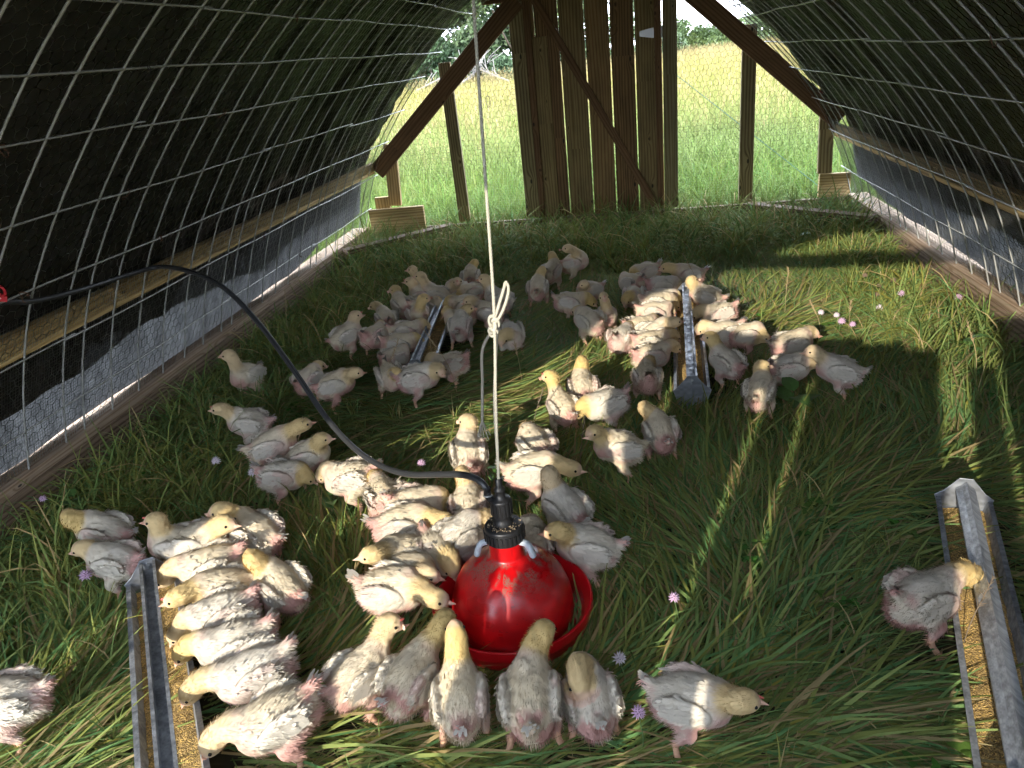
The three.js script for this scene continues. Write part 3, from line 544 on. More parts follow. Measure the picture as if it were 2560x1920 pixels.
  ["round white chick seen from behind in the sun patch", -0.06, -3.32, 70, 0.136, 0.129, -0.003, 'd', 0],
  ["yellow-necked chick reaching into the middle of right rear trough", 0.07, -3.26, 20, 0.122, 0.132, -0.024, 'd', 0],
  ["sunlit cream chick reaching into the near half of right rear trough", 0.07, -3.11, 25, 0.127, 0.136, -0.027, 'd', -5],
  ["rounded yellow chick with its rear to the viewer by the trough end", 0.04, -2.87, 95, 0.139, 0.139, 0.029, 'd', -5],
  ["yellow-necked chick bending left into the right rear trough", 0.39, -3.34, -165, 0.098, 0.156, 0.021, 'd', 15],
  ["white chick with upright neck right of the right rear trough", 0.36, -2.99, 130, 0.080, 0.235, -0.015, 'u', 60],
  ["chick bowing right, outermost right of the right rear trough", 0.49, -3.30, 5, 0.055, 0.144, 0.020, 'm', -25],
  ["pale pink chick with curled neck at the upper right of three", 0.65, -3.14, 20, 0.075, 0.166, -0.009, 'm', -50],
  ["white chick with raised tail facing right, middle of the right trio", 0.59, -2.89, 15, 0.065, 0.156, 0.001, 'm', -20],
  ["large white chick facing left, right end of the trio", 0.76, -2.85, 170, 0.101, 0.225, -0.023, 'u', 20],
  ["yellow-headed upright chick in deep grass, left of the right trio", 0.45, -2.70, 70, 0.055, 0.191, -0.003, 'u', -60],
  ["tall sunlit chick looking left, centre of the picture", -0.28, -2.61, 120, 0.081, 0.246, -0.011, 'u', 70],
  ["slim sunlit chick seen from behind, centre", -0.21, -2.76, 100, 0.061, 0.206, 0.008, 'u', 0],
  ["bright white chick bending left with its tail up, centre", -0.12, -2.62, -155, 0.101, 0.122, 0.003, 'd', 5],
  ["chick with dark eye facing left below the centre trio", -0.07, -2.27, -165, 0.086, 0.224, -0.035, 'u', 35],
  ["yellow-headed chick walking away, pink rump, right of centre", 0.07, -2.39, 105, 0.054, 0.194, -0.020, 'u', 5],
  ["folded-up cream chick behind the rope, above the drinker", -0.35, -2.30, 120, 0.082, 0.155, 0.008, 'm', 10],
  ["cream chick broadside facing right, just above the drinker", -0.33, -2.12, 10, 0.108, 0.161, 0.055, 'm', -15],
  ["white chick with long neck raised, right behind the drinker fitting", -0.22, -1.90, 130, 0.052, 0.213, -0.002, 'u', -25],
  ["white chick looking left with spread tail, right of the drinker", -0.15, -1.72, -180, 0.074, 0.219, -0.049, 'u', 10],
  ["chick hidden behind the drinker dome with only its head showing", -0.30, -1.75, 100, 0.060, 0.132, 0.001, 'm', 0],
];
// ---------------------------------------------------------------- young chickens: one continuous skin per bird, meshed from a distance field
const chickSkin = new THREE.MeshPhysicalMaterial({ vertexColors: true, roughness: 0.92, side: THREE.DoubleSide, sheen: 0.2, sheenColor: lin(0.9, 0.86, 0.75), sheenRoughness: 0.7 });
const featherMat = std({ vertexColors: true, roughness: 0.85 });
const eyeMat = std({ color: lin(0.006, 0.005, 0.005), roughness: 0.12 });
const combMat = std({ color: lin(0.55, 0.12, 0.1), roughness: 0.6 });
const eyeGeo = new THREE.SphereGeometry(0.0042, 10, 8);
const q3 = (p, a) => [p.x * a[0].x + p.y * a[0].y + p.z * a[0].z, p.x * a[1].x + p.y * a[1].y + p.z * a[1].z, p.x * a[2].x + p.y * a[2].y + p.z * a[2].z];
function buildChick(row, near, index) {
  const [label, wx, wz, yawDeg, hx, hy, hz, pose, faceDeg] = row;
  const size = 0.96 + 0.12 * rnd(), ph = rnd() * 50;
  const tilt = (pose === 'u' ? 16 : pose === 'm' ? 6 : pose === 'd' ? -9 : 8) * R + gauss() * 0.05;
  const hb = pose === 'p' ? 0.122 : pose === 'd' ? 0.13 : pose === 'm' ? 0.138 : 0.142;
  const ct = Math.cos(tilt), st = Math.sin(tilt);
  const toL = (x, y, z) => V(x * ct - y * st, hb + x * st + y * ct, z);            // body frame to chick frame
  const spheres = [], caps = [], ells = [];
  // head and neck
  const head = V(hx, hy, hz), fa = faceDeg * R;
  const downLook = pose === 'd' ? -0.75 : pose === 'p' ? -0.9 : pose === 'm' ? -0.18 : 0.02;
  const face = V(Math.cos(fa), 0, -Math.sin(fa)).multiplyScalar(Math.cos(downLook)).add(V(0, Math.sin(downLook), 0)).normalize();
  if (label.includes('head thrown up')) face.set(0.45, 0.85, 0).normalize();
  const n0 = toL(0.042, 0.024, 0), reach = head.clone().sub(n0);
  if (reach.length() > 0.15) head.copy(n0).addScaledVector(reach, 0.15 / reach.length());
  if (reach.length() < 0.055) head.copy(n0).addScaledVector(reach.length() > 0.001 ? reach.clone() : V(1, 1, 0), 0.055 / Math.max(0.001, reach.length()));
  if (head.y < 0.04) head.y = 0.04;
  const back = head.clone().addScaledVector(face, -0.014);
  const mid = n0.clone().lerp(back, 0.52).add(pose === 'd' ? V(0.012, 0.022, 0) : pose === 'p' ? V(0.03, 0.03, 0) : V(0.012, -0.004, 0));
  const neckPts = new THREE.QuadraticBezierCurve3(n0, mid, back).getPoints(5);
  const neckR = [0.031, 0.0255, 0.0215, 0.0195, 0.019, 0.019];
  for (let i = 0; i < 5; i++) caps.push([neckPts[i], neckPts[i + 1], neckR[i], neckR[i + 1], 0.016, 1]);
  // body
  const bodyAx = [V(ct, st, 0), V(-st, ct, 0), V(0, 0, 1)];
  ells.push([toL(0, 0, 0), [0.07, 0.053, 0.05], bodyAx, 0.02]);
  ells.push([toL(0.038, -0.004, 0), [0.042, 0.044, 0.042], bodyAx, 0.02]);
  ells.push([toL(-0.044, -0.012, 0), [0.045, 0.046, 0.043], bodyAx, 0.02]);
  caps.push([toL(-0.074, 0.016, 0), toL(-0.098, 0.034, 0), 0.018, 0.009, 0.012, 0]);
  for (const s of [-1, 1]) {
    const wa = -0.2 + 0.06 * gauss(), cw = Math.cos(wa), sw = Math.sin(wa), lean = 0.16 * s;
    const a0 = V(ct * cw - st * sw, st * cw + ct * sw, 0), a1 = V(-(st * cw + ct * sw), ct * cw - st * sw, lean).normalize(), a2 = a0.clone().cross(a1).normalize();
    ells.push([toL(-0.01, 0.01, s * 0.046), [0.055, 0.034, 0.0135], [a0, a1, a2], 0.004, s]);
    caps.push([toL(-0.014, -0.026, s * 0.03), V(-0.002, 0.084, s * 0.042), 0.03, 0.0155, 0.014, 0]);
    caps.push([V(-0.002, 0.084, s * 0.042), V(-0.024, 0.058, s * 0.046), 0.0155, 0.008, 0.008, 2]);
  }
  const fs = V(0, 1, 0).cross(face).normalize(), fu = face.clone().cross(fs).normalize();
  ells.push([head.clone(), [0.0265, 0.0245, 0.0225], [face, fu, fs], 0.008]);
  ells.push([head.clone().addScaledVector(face, 0.0135).addScaledVector(fu, -0.004), [0.0165, 0.0145, 0.0135], [face, fu, fs], 0.008]);
  const smin = (a, b, k) => { const h = Math.max(k - Math.abs(a - b), 0) / k; return Math.min(a, b) - h * h * k * 0.25; };
  const sd = (x, y, z) => {
    let d = 9;
    for (const [c, r, ax, k] of ells) {
      const px = x - c.x, py = y - c.y, pz = z - c.z;
      if (k === 0.004) continue;
      const u = (px * ax[0].x + py * ax[0].y + pz * ax[0].z), v = (px * ax[1].x + py * ax[1].y + pz * ax[1].z), w = (px * ax[2].x + py * ax[2].y + pz * ax[2].z);
      const k0 = Math.hypot(u / r[0], v / r[1], w / r[2]), k1 = Math.hypot(u / r[0] ** 2, v / r[1] ** 2, w / r[2] ** 2);
      d = smin(d, k1 > 1e-6 ? k0 * (k0 - 1) / k1 : -r[2], k);
    }
    for (const [a, b, ra, rb, k] of caps) {
      const bx = b.x - a.x, by = b.y - a.y, bz = b.z - a.z, px = x - a.x, py = y - a.y, pz = z - a.z, t = clamp((px * bx + py * by + pz * bz) / (bx * bx + by * by + bz * bz));
      d = smin(d, Math.hypot(px - bx * t, py - by * t, pz - bz * t) - (ra + (rb - ra) * t), k);
    }
    for (const [c, r, ax, k] of ells) {
      if (k !== 0.004) continue;
      const px = x - c.x, py = y - c.y, pz = z - c.z, u = (px * ax[0].x + py * ax[0].y + pz * ax[0].z), v = (px * ax[1].x + py * ax[1].y + pz * ax[1].z), w = (px * ax[2].x + py * ax[2].y + pz * ax[2].z);
      const k0 = Math.hypot(u / r[0], v / r[1], w / r[2]), k1 = Math.hypot(u / r[0] ** 2, v / r[1] ** 2, w / r[2] ** 2);
      let e = k1 > 1e-6 ? k0 * (k0 - 1) / k1 : -r[2];
      if (e < 0.02) e -= 0.0016 * Math.sin((v * 0.9 + u * 0.25) * 620 + 3 * noise(u * 60, v * 60, ph)) * smooth(0.02, 0.0, e) * smooth(0.03, -0.02, u);
      d = smin(d, e, k);
    }
    if (d < 0.02) d += 0.0034 * (noise(x * 95 + ph, y * 95, z * 95) - 0.5) + 0.003 * (noise(x * 38 + ph, y * 38, z * 38) - 0.5);
    return d;
  };
  // surface nets
  const cell = near > 2 ? 0.0048 : near > 1 ? 0.0062 : 0.0078;
  const lo = V(-0.125, 0.03, -0.085).min(head.clone().addScalar(-0.045)), hi = V(0.115, 0.225, 0.085).max(head.clone().addScalar(0.045));
  const nx = Math.ceil((hi.x - lo.x) / cell) + 1, ny = Math.ceil((hi.y - lo.y) / cell) + 1, nz = Math.ceil((hi.z - lo.z) / cell) + 1, F = new Float32Array(nx * ny * nz).fill(0.05);
  // coarse pass first: skip cells far from the surface
  const cs = 4;
  for (let k = 0; k < nz; k += cs) for (let j = 0; j < ny; j += cs) for (let i = 0; i < nx; i += cs) {
    const d = sd(lo.x + (i + 1.5) * cell, lo.y + (j + 1.5) * cell, lo.z + (k + 1.5) * cell), lim = cell * cs * 1.25 + 0.012;
    const fill = Math.abs(d) > lim;
    for (let c = k; c < Math.min(nz, k + cs); c++) for (let b = j; b < Math.min(ny, j + cs); b++) for (let a = i; a < Math.min(nx, i + cs); a++) F[(c * ny + b) * nx + a] = fill ? d : sd(lo.x + a * cell, lo.y + b * cell, lo.z + c * cell);
  }
  const vid = new Int32Array(nx * ny * nz).fill(-1), pos = [], idx = [];
  const at = (i, j, k) => F[(k * ny + j) * nx + i];
  for (let k = 0; k < nz - 1; k++) for (let j = 0; j < ny - 1; j++) for (let i = 0; i < nx - 1; i++) {
    let cnt = 0, sx = 0, sy = 0, sz = 0;
    const c = [at(i, j, k), at(i + 1, j, k), at(i, j + 1, k), at(i + 1, j + 1, k), at(i, j, k + 1), at(i + 1, j, k + 1), at(i, j + 1, k + 1), at(i + 1, j + 1, k + 1)];
    let m = 0; for (let q = 0; q < 8; q++) if (c[q] < 0) m |= 1 << q;
    if (m === 0 || m === 255) continue;
    for (const [a, b] of EDGES) { const va = c[a], vb = c[b]; if ((va < 0) === (vb < 0)) continue; const t = va / (va - vb); cnt++; sx += (a & 1) + t * ((b & 1) - (a & 1)); sy += ((a >> 1) & 1) + t * (((b >> 1) & 1) - ((a >> 1) & 1)); sz += (a >> 2) + t * ((b >> 2) - (a >> 2)); }
    vid[(k * ny + j) * nx + i] = pos.length / 3;
    pos.push(lo.x + (i + sx / cnt) * cell, lo.y + (j + sy / cnt) * cell, lo.z + (k + sz / cnt) * cell);
  }
  const id = (i, j, k) => vid[(k * ny + j) * nx + i];
  for (let k = 1; k < nz - 1; k++) for (let j = 1; j < ny - 1; j++) for (let i = 1; i < nx - 1; i++) {
    const v = at(i, j, k) < 0;
    for (const [q, e] of [[at(i + 1, j, k) < 0, 0], [at(i, j + 1, k) < 0, 1], [at(i, j, k + 1) < 0, 2]]) {
      if (q === v) continue;
      const f = e === 0 ? [id(i, j - 1, k - 1), id(i, j, k - 1), id(i, j, k), id(i, j - 1, k)] : e === 1 ? [id(i - 1, j, k - 1), id(i - 1, j, k), id(i, j, k), id(i, j, k - 1)] : [id(i - 1, j - 1, k), id(i, j - 1, k), id(i, j, k), id(i - 1, j, k)];
      if (f.some((x) => x < 0)) continue;
      if (v) idx.push(f[0], f[1], f[2], f[0], f[2], f[3]); else idx.push(f[0], f[2], f[1], f[0], f[3], f[2]);
    }
  }
  // colour and normal of each skin vertex
  const n = pos.length / 3, nor = new Float32Array(n * 3), col = new Float32Array(n * 3);
  const yel = 0.35 + 0.65 * rnd(), pk = label.includes('pink') ? 1.6 : 0.85 + 0.65 * rnd(), wht = label.includes('white') ? 1 : 0;
  const white = [0.59, 0.54, 0.455], cream = [0.61, 0.5, 0.32], yellow = [0.62, 0.45, 0.17 + 0.1 * (1 - yel)], pink = [0.5, 0.24, 0.215];
  const wings = ells.filter((e) => e[3] === 0.004);
  const shade = (x, y, z) => {
    const bx = x * ct + (y - hb) * st, by = -x * st + (y - hb) * ct;
    let nd = 9, nt = 0; for (let i = 0; i < 5; i++) { const a = neckPts[i], b = neckPts[i + 1], l = b.clone().sub(a), t = clamp(((x - a.x) * l.x + (y - a.y) * l.y + (z - a.z) * l.z) / l.lengthSq()), d = Math.hypot(x - a.x - l.x * t, y - a.y - l.y * t, z - a.z - l.z * t); if (d < nd) { nd = d; nt = (i + t) / 5; } }
    const hd = Math.hypot(x - head.x, y - head.y, z - head.z);
    const onNeck = Math.max(smooth(0.15, 0.55, nt) * smooth(0.05, 0.035, nd), smooth(0.042, 0.034, hd));
    let onWing = 0; for (const [c, r, ax] of wings) { const px = x - c.x, py = y - c.y, pz = z - c.z, u = px * ax[0].x + py * ax[0].y + pz * ax[0].z, v = px * ax[1].x + py * ax[1].y + pz * ax[1].z, w = px * ax[2].x + py * ax[2].y + pz * ax[2].z; onWing = Math.max(onWing, smooth(1.25, 0.95, Math.hypot(u / r[0], v / r[1], w / (r[2] * 1.3)))); }
    const nz1 = noise(x * 42 + ph, y * 42, z * 42), nz2 = noise(x * 110 + ph, y * 110, z * 110), nz3 = noise(x * 20 + ph * 2, y * 20, z * 20);
    const c = [0, 1, 2].map((k) => lerp(cream[k], white[k], clamp(0.3 + wht * 0.5 + 0.35 * (nz3 - 0.5) + 0.25 * (1 - yel))));
    // bare pink skin showing between the feathers: rump, flanks, breast
    const bare = pk * (1 - onWing) * (1 - onNeck) * clamp(smooth(0.02, -0.045, by) * 0.8 + smooth(-0.045, -0.085, bx) * 0.95 + smooth(0.03, 0.07, bx) * 0.4) * smooth(0.28, 0.62, nz1 * 0.6 + nz3 * 0.4) + pk * onWing * 0.35 * smooth(0.6, 0.8, nz3);
    for (let k = 0; k < 3; k++) {
      c[k] = lerp(c[k], white[k] * 1.02, onWing * 0.8);
      c[k] = lerp(c[k], pink[k], clamp(bare) * 0.8);
      c[k] = lerp(c[k], yellow[k], onNeck * (0.55 + 0.45 * yel));
      if (hd < 0.05) { const f = (x - head.x) * face.x + (y - head.y) * face.y + (z - head.z) * face.z; c[k] = lerp(c[k], [0.64, 0.42, 0.32][k], smooth(0.012, 0.024, f) * 0.7); }
      c[k] *= 0.94 + 0.12 * nz2;
    }
    const dirt = smooth(0.72, 0.9, noise(x * 60 + ph, y * 60 + 9, z * 60)) * 0.25 * smooth(-0.02, 0.03, by); for (let k = 0; k < 3; k++) c[k] *= 1 - dirt;
    if (y < 0.07 && Math.abs(z) > 0.025 && x > -0.05) for (let k = 0; k < 3; k++) c[k] = lerp([0.64, 0.37, 0.24][k], c[k], smooth(0.056, 0.07, y));
    return c;
  };
  for (let i = 0; i < n; i++) {
    const x = pos[i * 3], y = pos[i * 3 + 1], z = pos[i * 3 + 2], e = 0.0022, g = [sd(x + e, y, z) - sd(x - e, y, z), sd(x, y + e, z) - sd(x, y - e, z), sd(x, y, z + e) - sd(x, y, z - e)], l = Math.hypot(...g) || 1;
    nor.set([g[0] / l, g[1] / l, g[2] / l], i * 3); col.set(shade(x, y, z), i * 3);
  }
  const skin = new THREE.BufferGeometry(); skin.setAttribute('position', new THREE.Float32BufferAttribute(pos, 3)); skin.setAttribute('normal', new THREE.BufferAttribute(nor, 3)); skin.setAttribute('color', new THREE.BufferAttribute(col, 3)); skin.setIndex(idx);
  // shanks, toes and beak continue the same skin
  const paint = (g, c) => { g = plain(g); g.deleteAttribute('uv'); const a = new Float32Array(g.attributes.position.count * 3); for (let i = 0; i < a.length; i += 3) { const k = 0.92 + 0.16 * rnd(); a[i] = c[0] * k; a[i + 1] = c[1] * k; a[i + 2] = c[2] * k; } g.setAttribute('color', new THREE.BufferAttribute(a, 3)); return g; };
  const legC = [0.64, 0.37, 0.24], pieces = [plain(skin)], rad = near > 1 ? 7 : 5;
  for (const s of [-1, 1]) {
    const step = 0.022 * gauss() * (pose === 'm' ? 1.6 : 0.7), foot = V(-0.014 + step, 0.0125, s * 0.055);
    pieces.push(paint(tubeAlong([V(-0.02, 0.066, s * 0.045), V(-0.026 + step * 0.4, 0.048, s * 0.047), foot.clone().add(V(-0.002, 0.004, 0)), foot], 0.0066, rad, 5), legC));
    for (const [a, l] of [[0, 0.042], [0.55, 0.035], [-0.55, 0.035], [Math.PI - 0.25 * s, 0.017]]) { const d = V(Math.cos(a), 0, Math.sin(a)); pieces.push(paint(new THREE.ConeGeometry(0.0052, l, rad).rotateX(0).rotateZ(-Math.PI / 2).translate(l / 2, 0, 0).rotateY(-a).translate(foot.x, 0.0085, foot.z), legC)); }
  }
  const beak = new THREE.ConeGeometry(0.0085, 0.021, 8).rotateZ(-Math.PI / 2).scale(1, 0.9, 0.8), bq = new THREE.Quaternion().setFromRotationMatrix(new THREE.Matrix4().makeBasis(face, fu, fs));
  beak.applyQuaternion(bq); const bp = head.clone().addScaledVector(face, 0.0365).addScaledVector(fu, -0.005); beak.translate(bp.x, bp.y, bp.z);
  pieces.push(paint(beak, index % 4 === 0 ? [0.62, 0.34, 0.24] : [0.72, 0.46, 0.33]));
  const t = thing('young_chicken', label, 'chicken', 'young white chickens on the grass');
  t.position.set(wx, 0, wz); t.rotation.y = yawDeg * R; t.scale.setScalar(size);
  const body = mesh('body', mergeGeometries(pieces.map((g) => { const q = plain(g); q.deleteAttribute('uv'); return q; })), chickSkin, t);
  for (const s of [-1, 1]) { const e = mesh('eye', eyeGeo, eyeMat, t); e.position.copy(head).addScaledVector(face, 0.0125).addScaledVector(fu, 0.003).addScaledVector(fs, s * 0.0193); e.scale.set(0.9, 0.9, 0.9); }
  if (label.includes('comb') || index % 5 === 2) { const c = mesh('comb', new THREE.SphereGeometry(0.006, 8, 6).scale(1.6, 0.6, 0.3).applyQuaternion(bq), combMat, t); c.position.copy(head).addScaledVector(face, 0.024).addScaledVector(fu, 0.011); }
  // wing and tail feathers, and loose down
  const blade = (out, base, dir, nrm, len, wid, c) => {
    const s = dir.clone().cross(nrm).normalize(), P = (f, w, l) => base.clone().addScaledVector(dir, len * f).addScaledVector(s, wid * w).addScaledVector(nrm, l), q = [P(0, -0.35, 0), P(0, 0.35, 0), P(0.55, -0.5, 0.0015), P(0.55, 0.5, 0.0015), P(0.88, -0.32, 0.0005), P(0.88, 0.32, 0.0005), P(1, 0, -0.0005)];
    const flip = q[2].clone().sub(q[0]).cross(q[1].clone().sub(q[0])).dot(nrm) < 0;
    for (const f of [[0, 2, 1], [1, 2, 3], [2, 4, 3], [3, 4, 5], [4, 6, 5]]) for (const k of flip ? [f[0], f[2], f[1]] : f) { out.p.push(q[k].x, q[k].y, q[k].z); out.c.push(c[0], c[1], c[2]); out.n.push(nrm.x, nrm.y, nrm.z); }
  };
  const finish = (name, o) => { const g = new THREE.BufferGeometry(); g.setAttribute('position', new THREE.Float32BufferAttribute(o.p, 3)); g.setAttribute('color', new THREE.Float32BufferAttribute(o.c, 3)); g.setAttribute('normal', new THREE.Float32BufferAttribute(o.n, 3)); return mesh(name, g, featherMat, t); };
  for (const [c, r, ax, , s] of wings) {
    const o = { p: [], c: [], n: [] }, outw = ax[2].clone().multiplyScalar(ax[2].z * s > 0 ? 1 : -1);
    for (let rowi = 0; rowi < 3; rowi++) for (let i = 0; i < 7; i++) {
      const u = 0.016 - rowi * 0.017 + rr(-0.003, 0.003), v = 0.02 - i * 0.0066, b = c.clone().addScaledVector(ax[0], u).addScaledVector(ax[1], v * (1 - rowi * 0.1)).addScaledVector(outw, r[2] * Math.sqrt(Math.max(0.05, 1 - (u / r[0]) ** 2 - (v / r[1]) ** 2)) + 0.0012);
      const k = 0.93 + 0.1 * rnd(); blade(o, b, ax[0].clone().negate().addScaledVector(ax[1], -0.12 + 0.02 * i).addScaledVector(outw, 0.02 + 0.1 * rnd()).normalize(), outw, 0.022 + 0.005 * rowi, 0.008, [0.58 * k, 0.53 * k, 0.45 * k]);
    }
    finish('wing_feathers', o);
  }
  { const o = { p: [], c: [], n: [] }; for (let i = 0; i < 18; i++) { const a = gauss() * 0.7; const b = toL(-0.084 + rr(-0.006, 0.006), 0.028 + rr(-0.006, 0.004), Math.sin(a) * 0.012); const k = 0.95 + 0.1 * rnd(); blade(o, b, toL(-1, 0.85 + 0.5 * gauss(), Math.sin(a) * 0.55).sub(toL(0, 0, 0)).normalize(), V(-0.3, 0.95, 0), 0.022 + 0.014 * rnd(), 0.008, [0.58 * k, 0.54 * k, 0.47 * k]); } finish('tail_feathers', o); }
  if (near > 1) {
    const o = { p: [], c: [], n: [] };
    for (let q = 0; q < 420; q++) {
      const i = Math.floor(rnd() * n), x = pos[i * 3], y = pos[i * 3 + 1], z = pos[i * 3 + 2], bx = x * ct + (y - hb) * st, by = -x * st + (y - hb) * ct;
      if (bx < -0.085 || bx > 0.05 || by < -0.02 || Math.hypot(x - head.x, y - head.y, z - head.z) < 0.06) continue;
      const nn = V(nor[i * 3], nor[i * 3 + 1], nor[i * 3 + 2]), d = V(-ct, -st, 0).addScaledVector(nn, -V(-ct, -st, 0).dot(nn)).normalize().addScaledVector(nn, 0.12 + 0.3 * rnd()).add(V(gauss(), gauss(), gauss()).multiplyScalar(0.25)).normalize(), k = 0.92 + 0.14 * rnd();
      blade(o, V(x, y, z).addScaledVector(nn, -0.001), d, nn, rr(0.01, 0.022), rr(0.004, 0.007), [col[i * 3] * k, col[i * 3 + 1] * k, col[i * 3 + 2] * k]);
    }
    finish('back_feathers', o).userData.kind = 'stuff';
  }
  {
    const o = { p: [], c: [], n: [] }, count = near > 2 ? 5200 : near > 1 ? 2600 : 1000;
    for (let q = 0; q < count; q++) {
      const i = Math.floor(rnd() * n), x = pos[i * 3], y = pos[i * 3 + 1], z = pos[i * 3 + 2]; if (y < 0.045) continue;
      const hd = Math.hypot(x - head.x, y - head.y, z - head.z); if ((x - head.x) * face.x + (y - head.y) * face.y + (z - head.z) * face.z > 0.012 && hd < 0.04) continue;
      const nn = V(nor[i * 3], nor[i * 3 + 1], nor[i * 3 + 2]), flow = hd < 0.05 ? face.clone().negate() : V(-ct, -st - 0.25, 0);
      const small = hd < 0.05 ? 0.7 : 1, d = flow.multiplyScalar(0.75).addScaledVector(nn, 0.42 + 0.2 * rnd()).add(V(gauss(), gauss(), gauss()).multiplyScalar(0.35)).normalize(), len = rr(0.007, 0.017) * small, w = rr(0.0007, 0.0013), sv = d.clone().cross(nn).normalize();
      const b = V(x, y, z).addScaledVector(nn, -0.001), k = 0.95 + 0.12 * rnd();
      const fn = sv.clone().cross(d).normalize(); if (fn.dot(nn) < 0) { sv.negate(); fn.negate(); } nn.addScaledVector(fn, 1.2).normalize();
      o.p.push(b.x - sv.x * w, b.y - sv.y * w, b.z - sv.z * w, b.x + sv.x * w, b.y + sv.y * w, b.z + sv.z * w, b.x + d.x * len, b.y + d.y * len, b.z + d.z * len);
      for (let m = 0; m < 3; m++) o.n.push(nn.x, nn.y, nn.z), o.c.push(Math.min(0.78, col[i * 3] * k), Math.min(0.76, col[i * 3 + 1] * k), Math.min(0.7, col[i * 3 + 2] * k));
    }
    finish('down', o).userData.kind = 'stuff';
  }
  return t;
}
const EDGES = [[0, 1], [2, 3], [4, 5], [6, 7], [0, 2], [1, 3], [4, 6], [5, 7], [0, 4], [1, 5], [2, 6], [3, 7]];
CHICKS.forEach((row, i) => { const dist = Math.hypot(row[1], row[2]); buildChick(row, dist < 2 ? 3 : dist < 3.3 ? 2 : 1, i); });
// ---------------------------------------------------------------- grass: clumps of single curved blades
class Blades {
  constructor() { this.p = []; this.n = []; this.c = []; }
  blade(root, dir, up, len, wid, droop, col, seg = 4, lat = 0) {
    // a strip that rises with `up`, leans along dir and falls over by `droop`
    const side = V(-dir.z, 0, dir.x); let p = root.clone(), ang = up; const pts = [];
    for (let i = 0; i <= seg; i++) { pts.push(p.clone()); const st = len / seg; p = p.clone().addScaledVector(dir, Math.cos(ang) * st).add(V(0, Math.sin(ang) * st, 0)).addScaledVector(side, lat * st * i / seg); if (p.y < 0.004) p.y = 0.004 + 0.004 * rnd(); ang -= droop / seg; }
    const tw = rr(-0.5, 0.5), L = pts.map((q, i) => { const w = wid * Math.pow(1 - i / seg, 0.6) * (i === 0 ? 0.7 : 1), s = side.clone().multiplyScalar(Math.cos(tw)).add(V(0, Math.sin(tw), 0)).multiplyScalar(Math.max(w, 0.0002)); return [q.clone().sub(s), q.clone().add(s)]; });
    for (let i = 0; i < seg; i++) {
      const [a, b] = L[i], [c, d] = L[i + 1], k0 = 0.86 + 0.2 * rnd();
      const tri = i === seg - 1 ? [a, b, pts[seg]] : [a, b, d, a, d, c], nn = b.clone().sub(a).cross(c.clone().sub(a)).normalize(); if (nn.y < 0) { nn.negate(); tri.reverse(); }
      for (const q of tri) { this.p.push(q.x, q.y, q.z); this.n.push(nn.x, nn.y, nn.z); this.c.push(col[0] * k0, col[1] * k0, col[2] * k0); }
    }
  }
  geo() { const g = new THREE.BufferGeometry(); g.setAttribute('position', new THREE.Float32BufferAttribute(this.p, 3)); g.setAttribute('normal', new THREE.Float32BufferAttribute(this.n, 3)); g.setAttribute('color', new THREE.Float32BufferAttribute(this.c, 3)); return g; }
}
const bladeMat = new THREE.MeshPhysicalMaterial({ vertexColors: true, side: THREE.DoubleSide, roughness: 0.62, transmission: 0.25, thickness: 0, specularIntensity: 0.1 });
const G = (k = 1) => { const t = rnd(), y = rnd(); return [k * lerp(0.13, 0.31, y), k * lerp(0.21, 0.38, t * 0.6 + y * 0.4), k * lerp(0.06, 0.12, t)]; };
const STRAW = (k = 1) => { const t = rnd(); return [k * lerp(0.3, 0.5, t), k * lerp(0.24, 0.4, t), k * lerp(0.11, 0.2, t)]; };
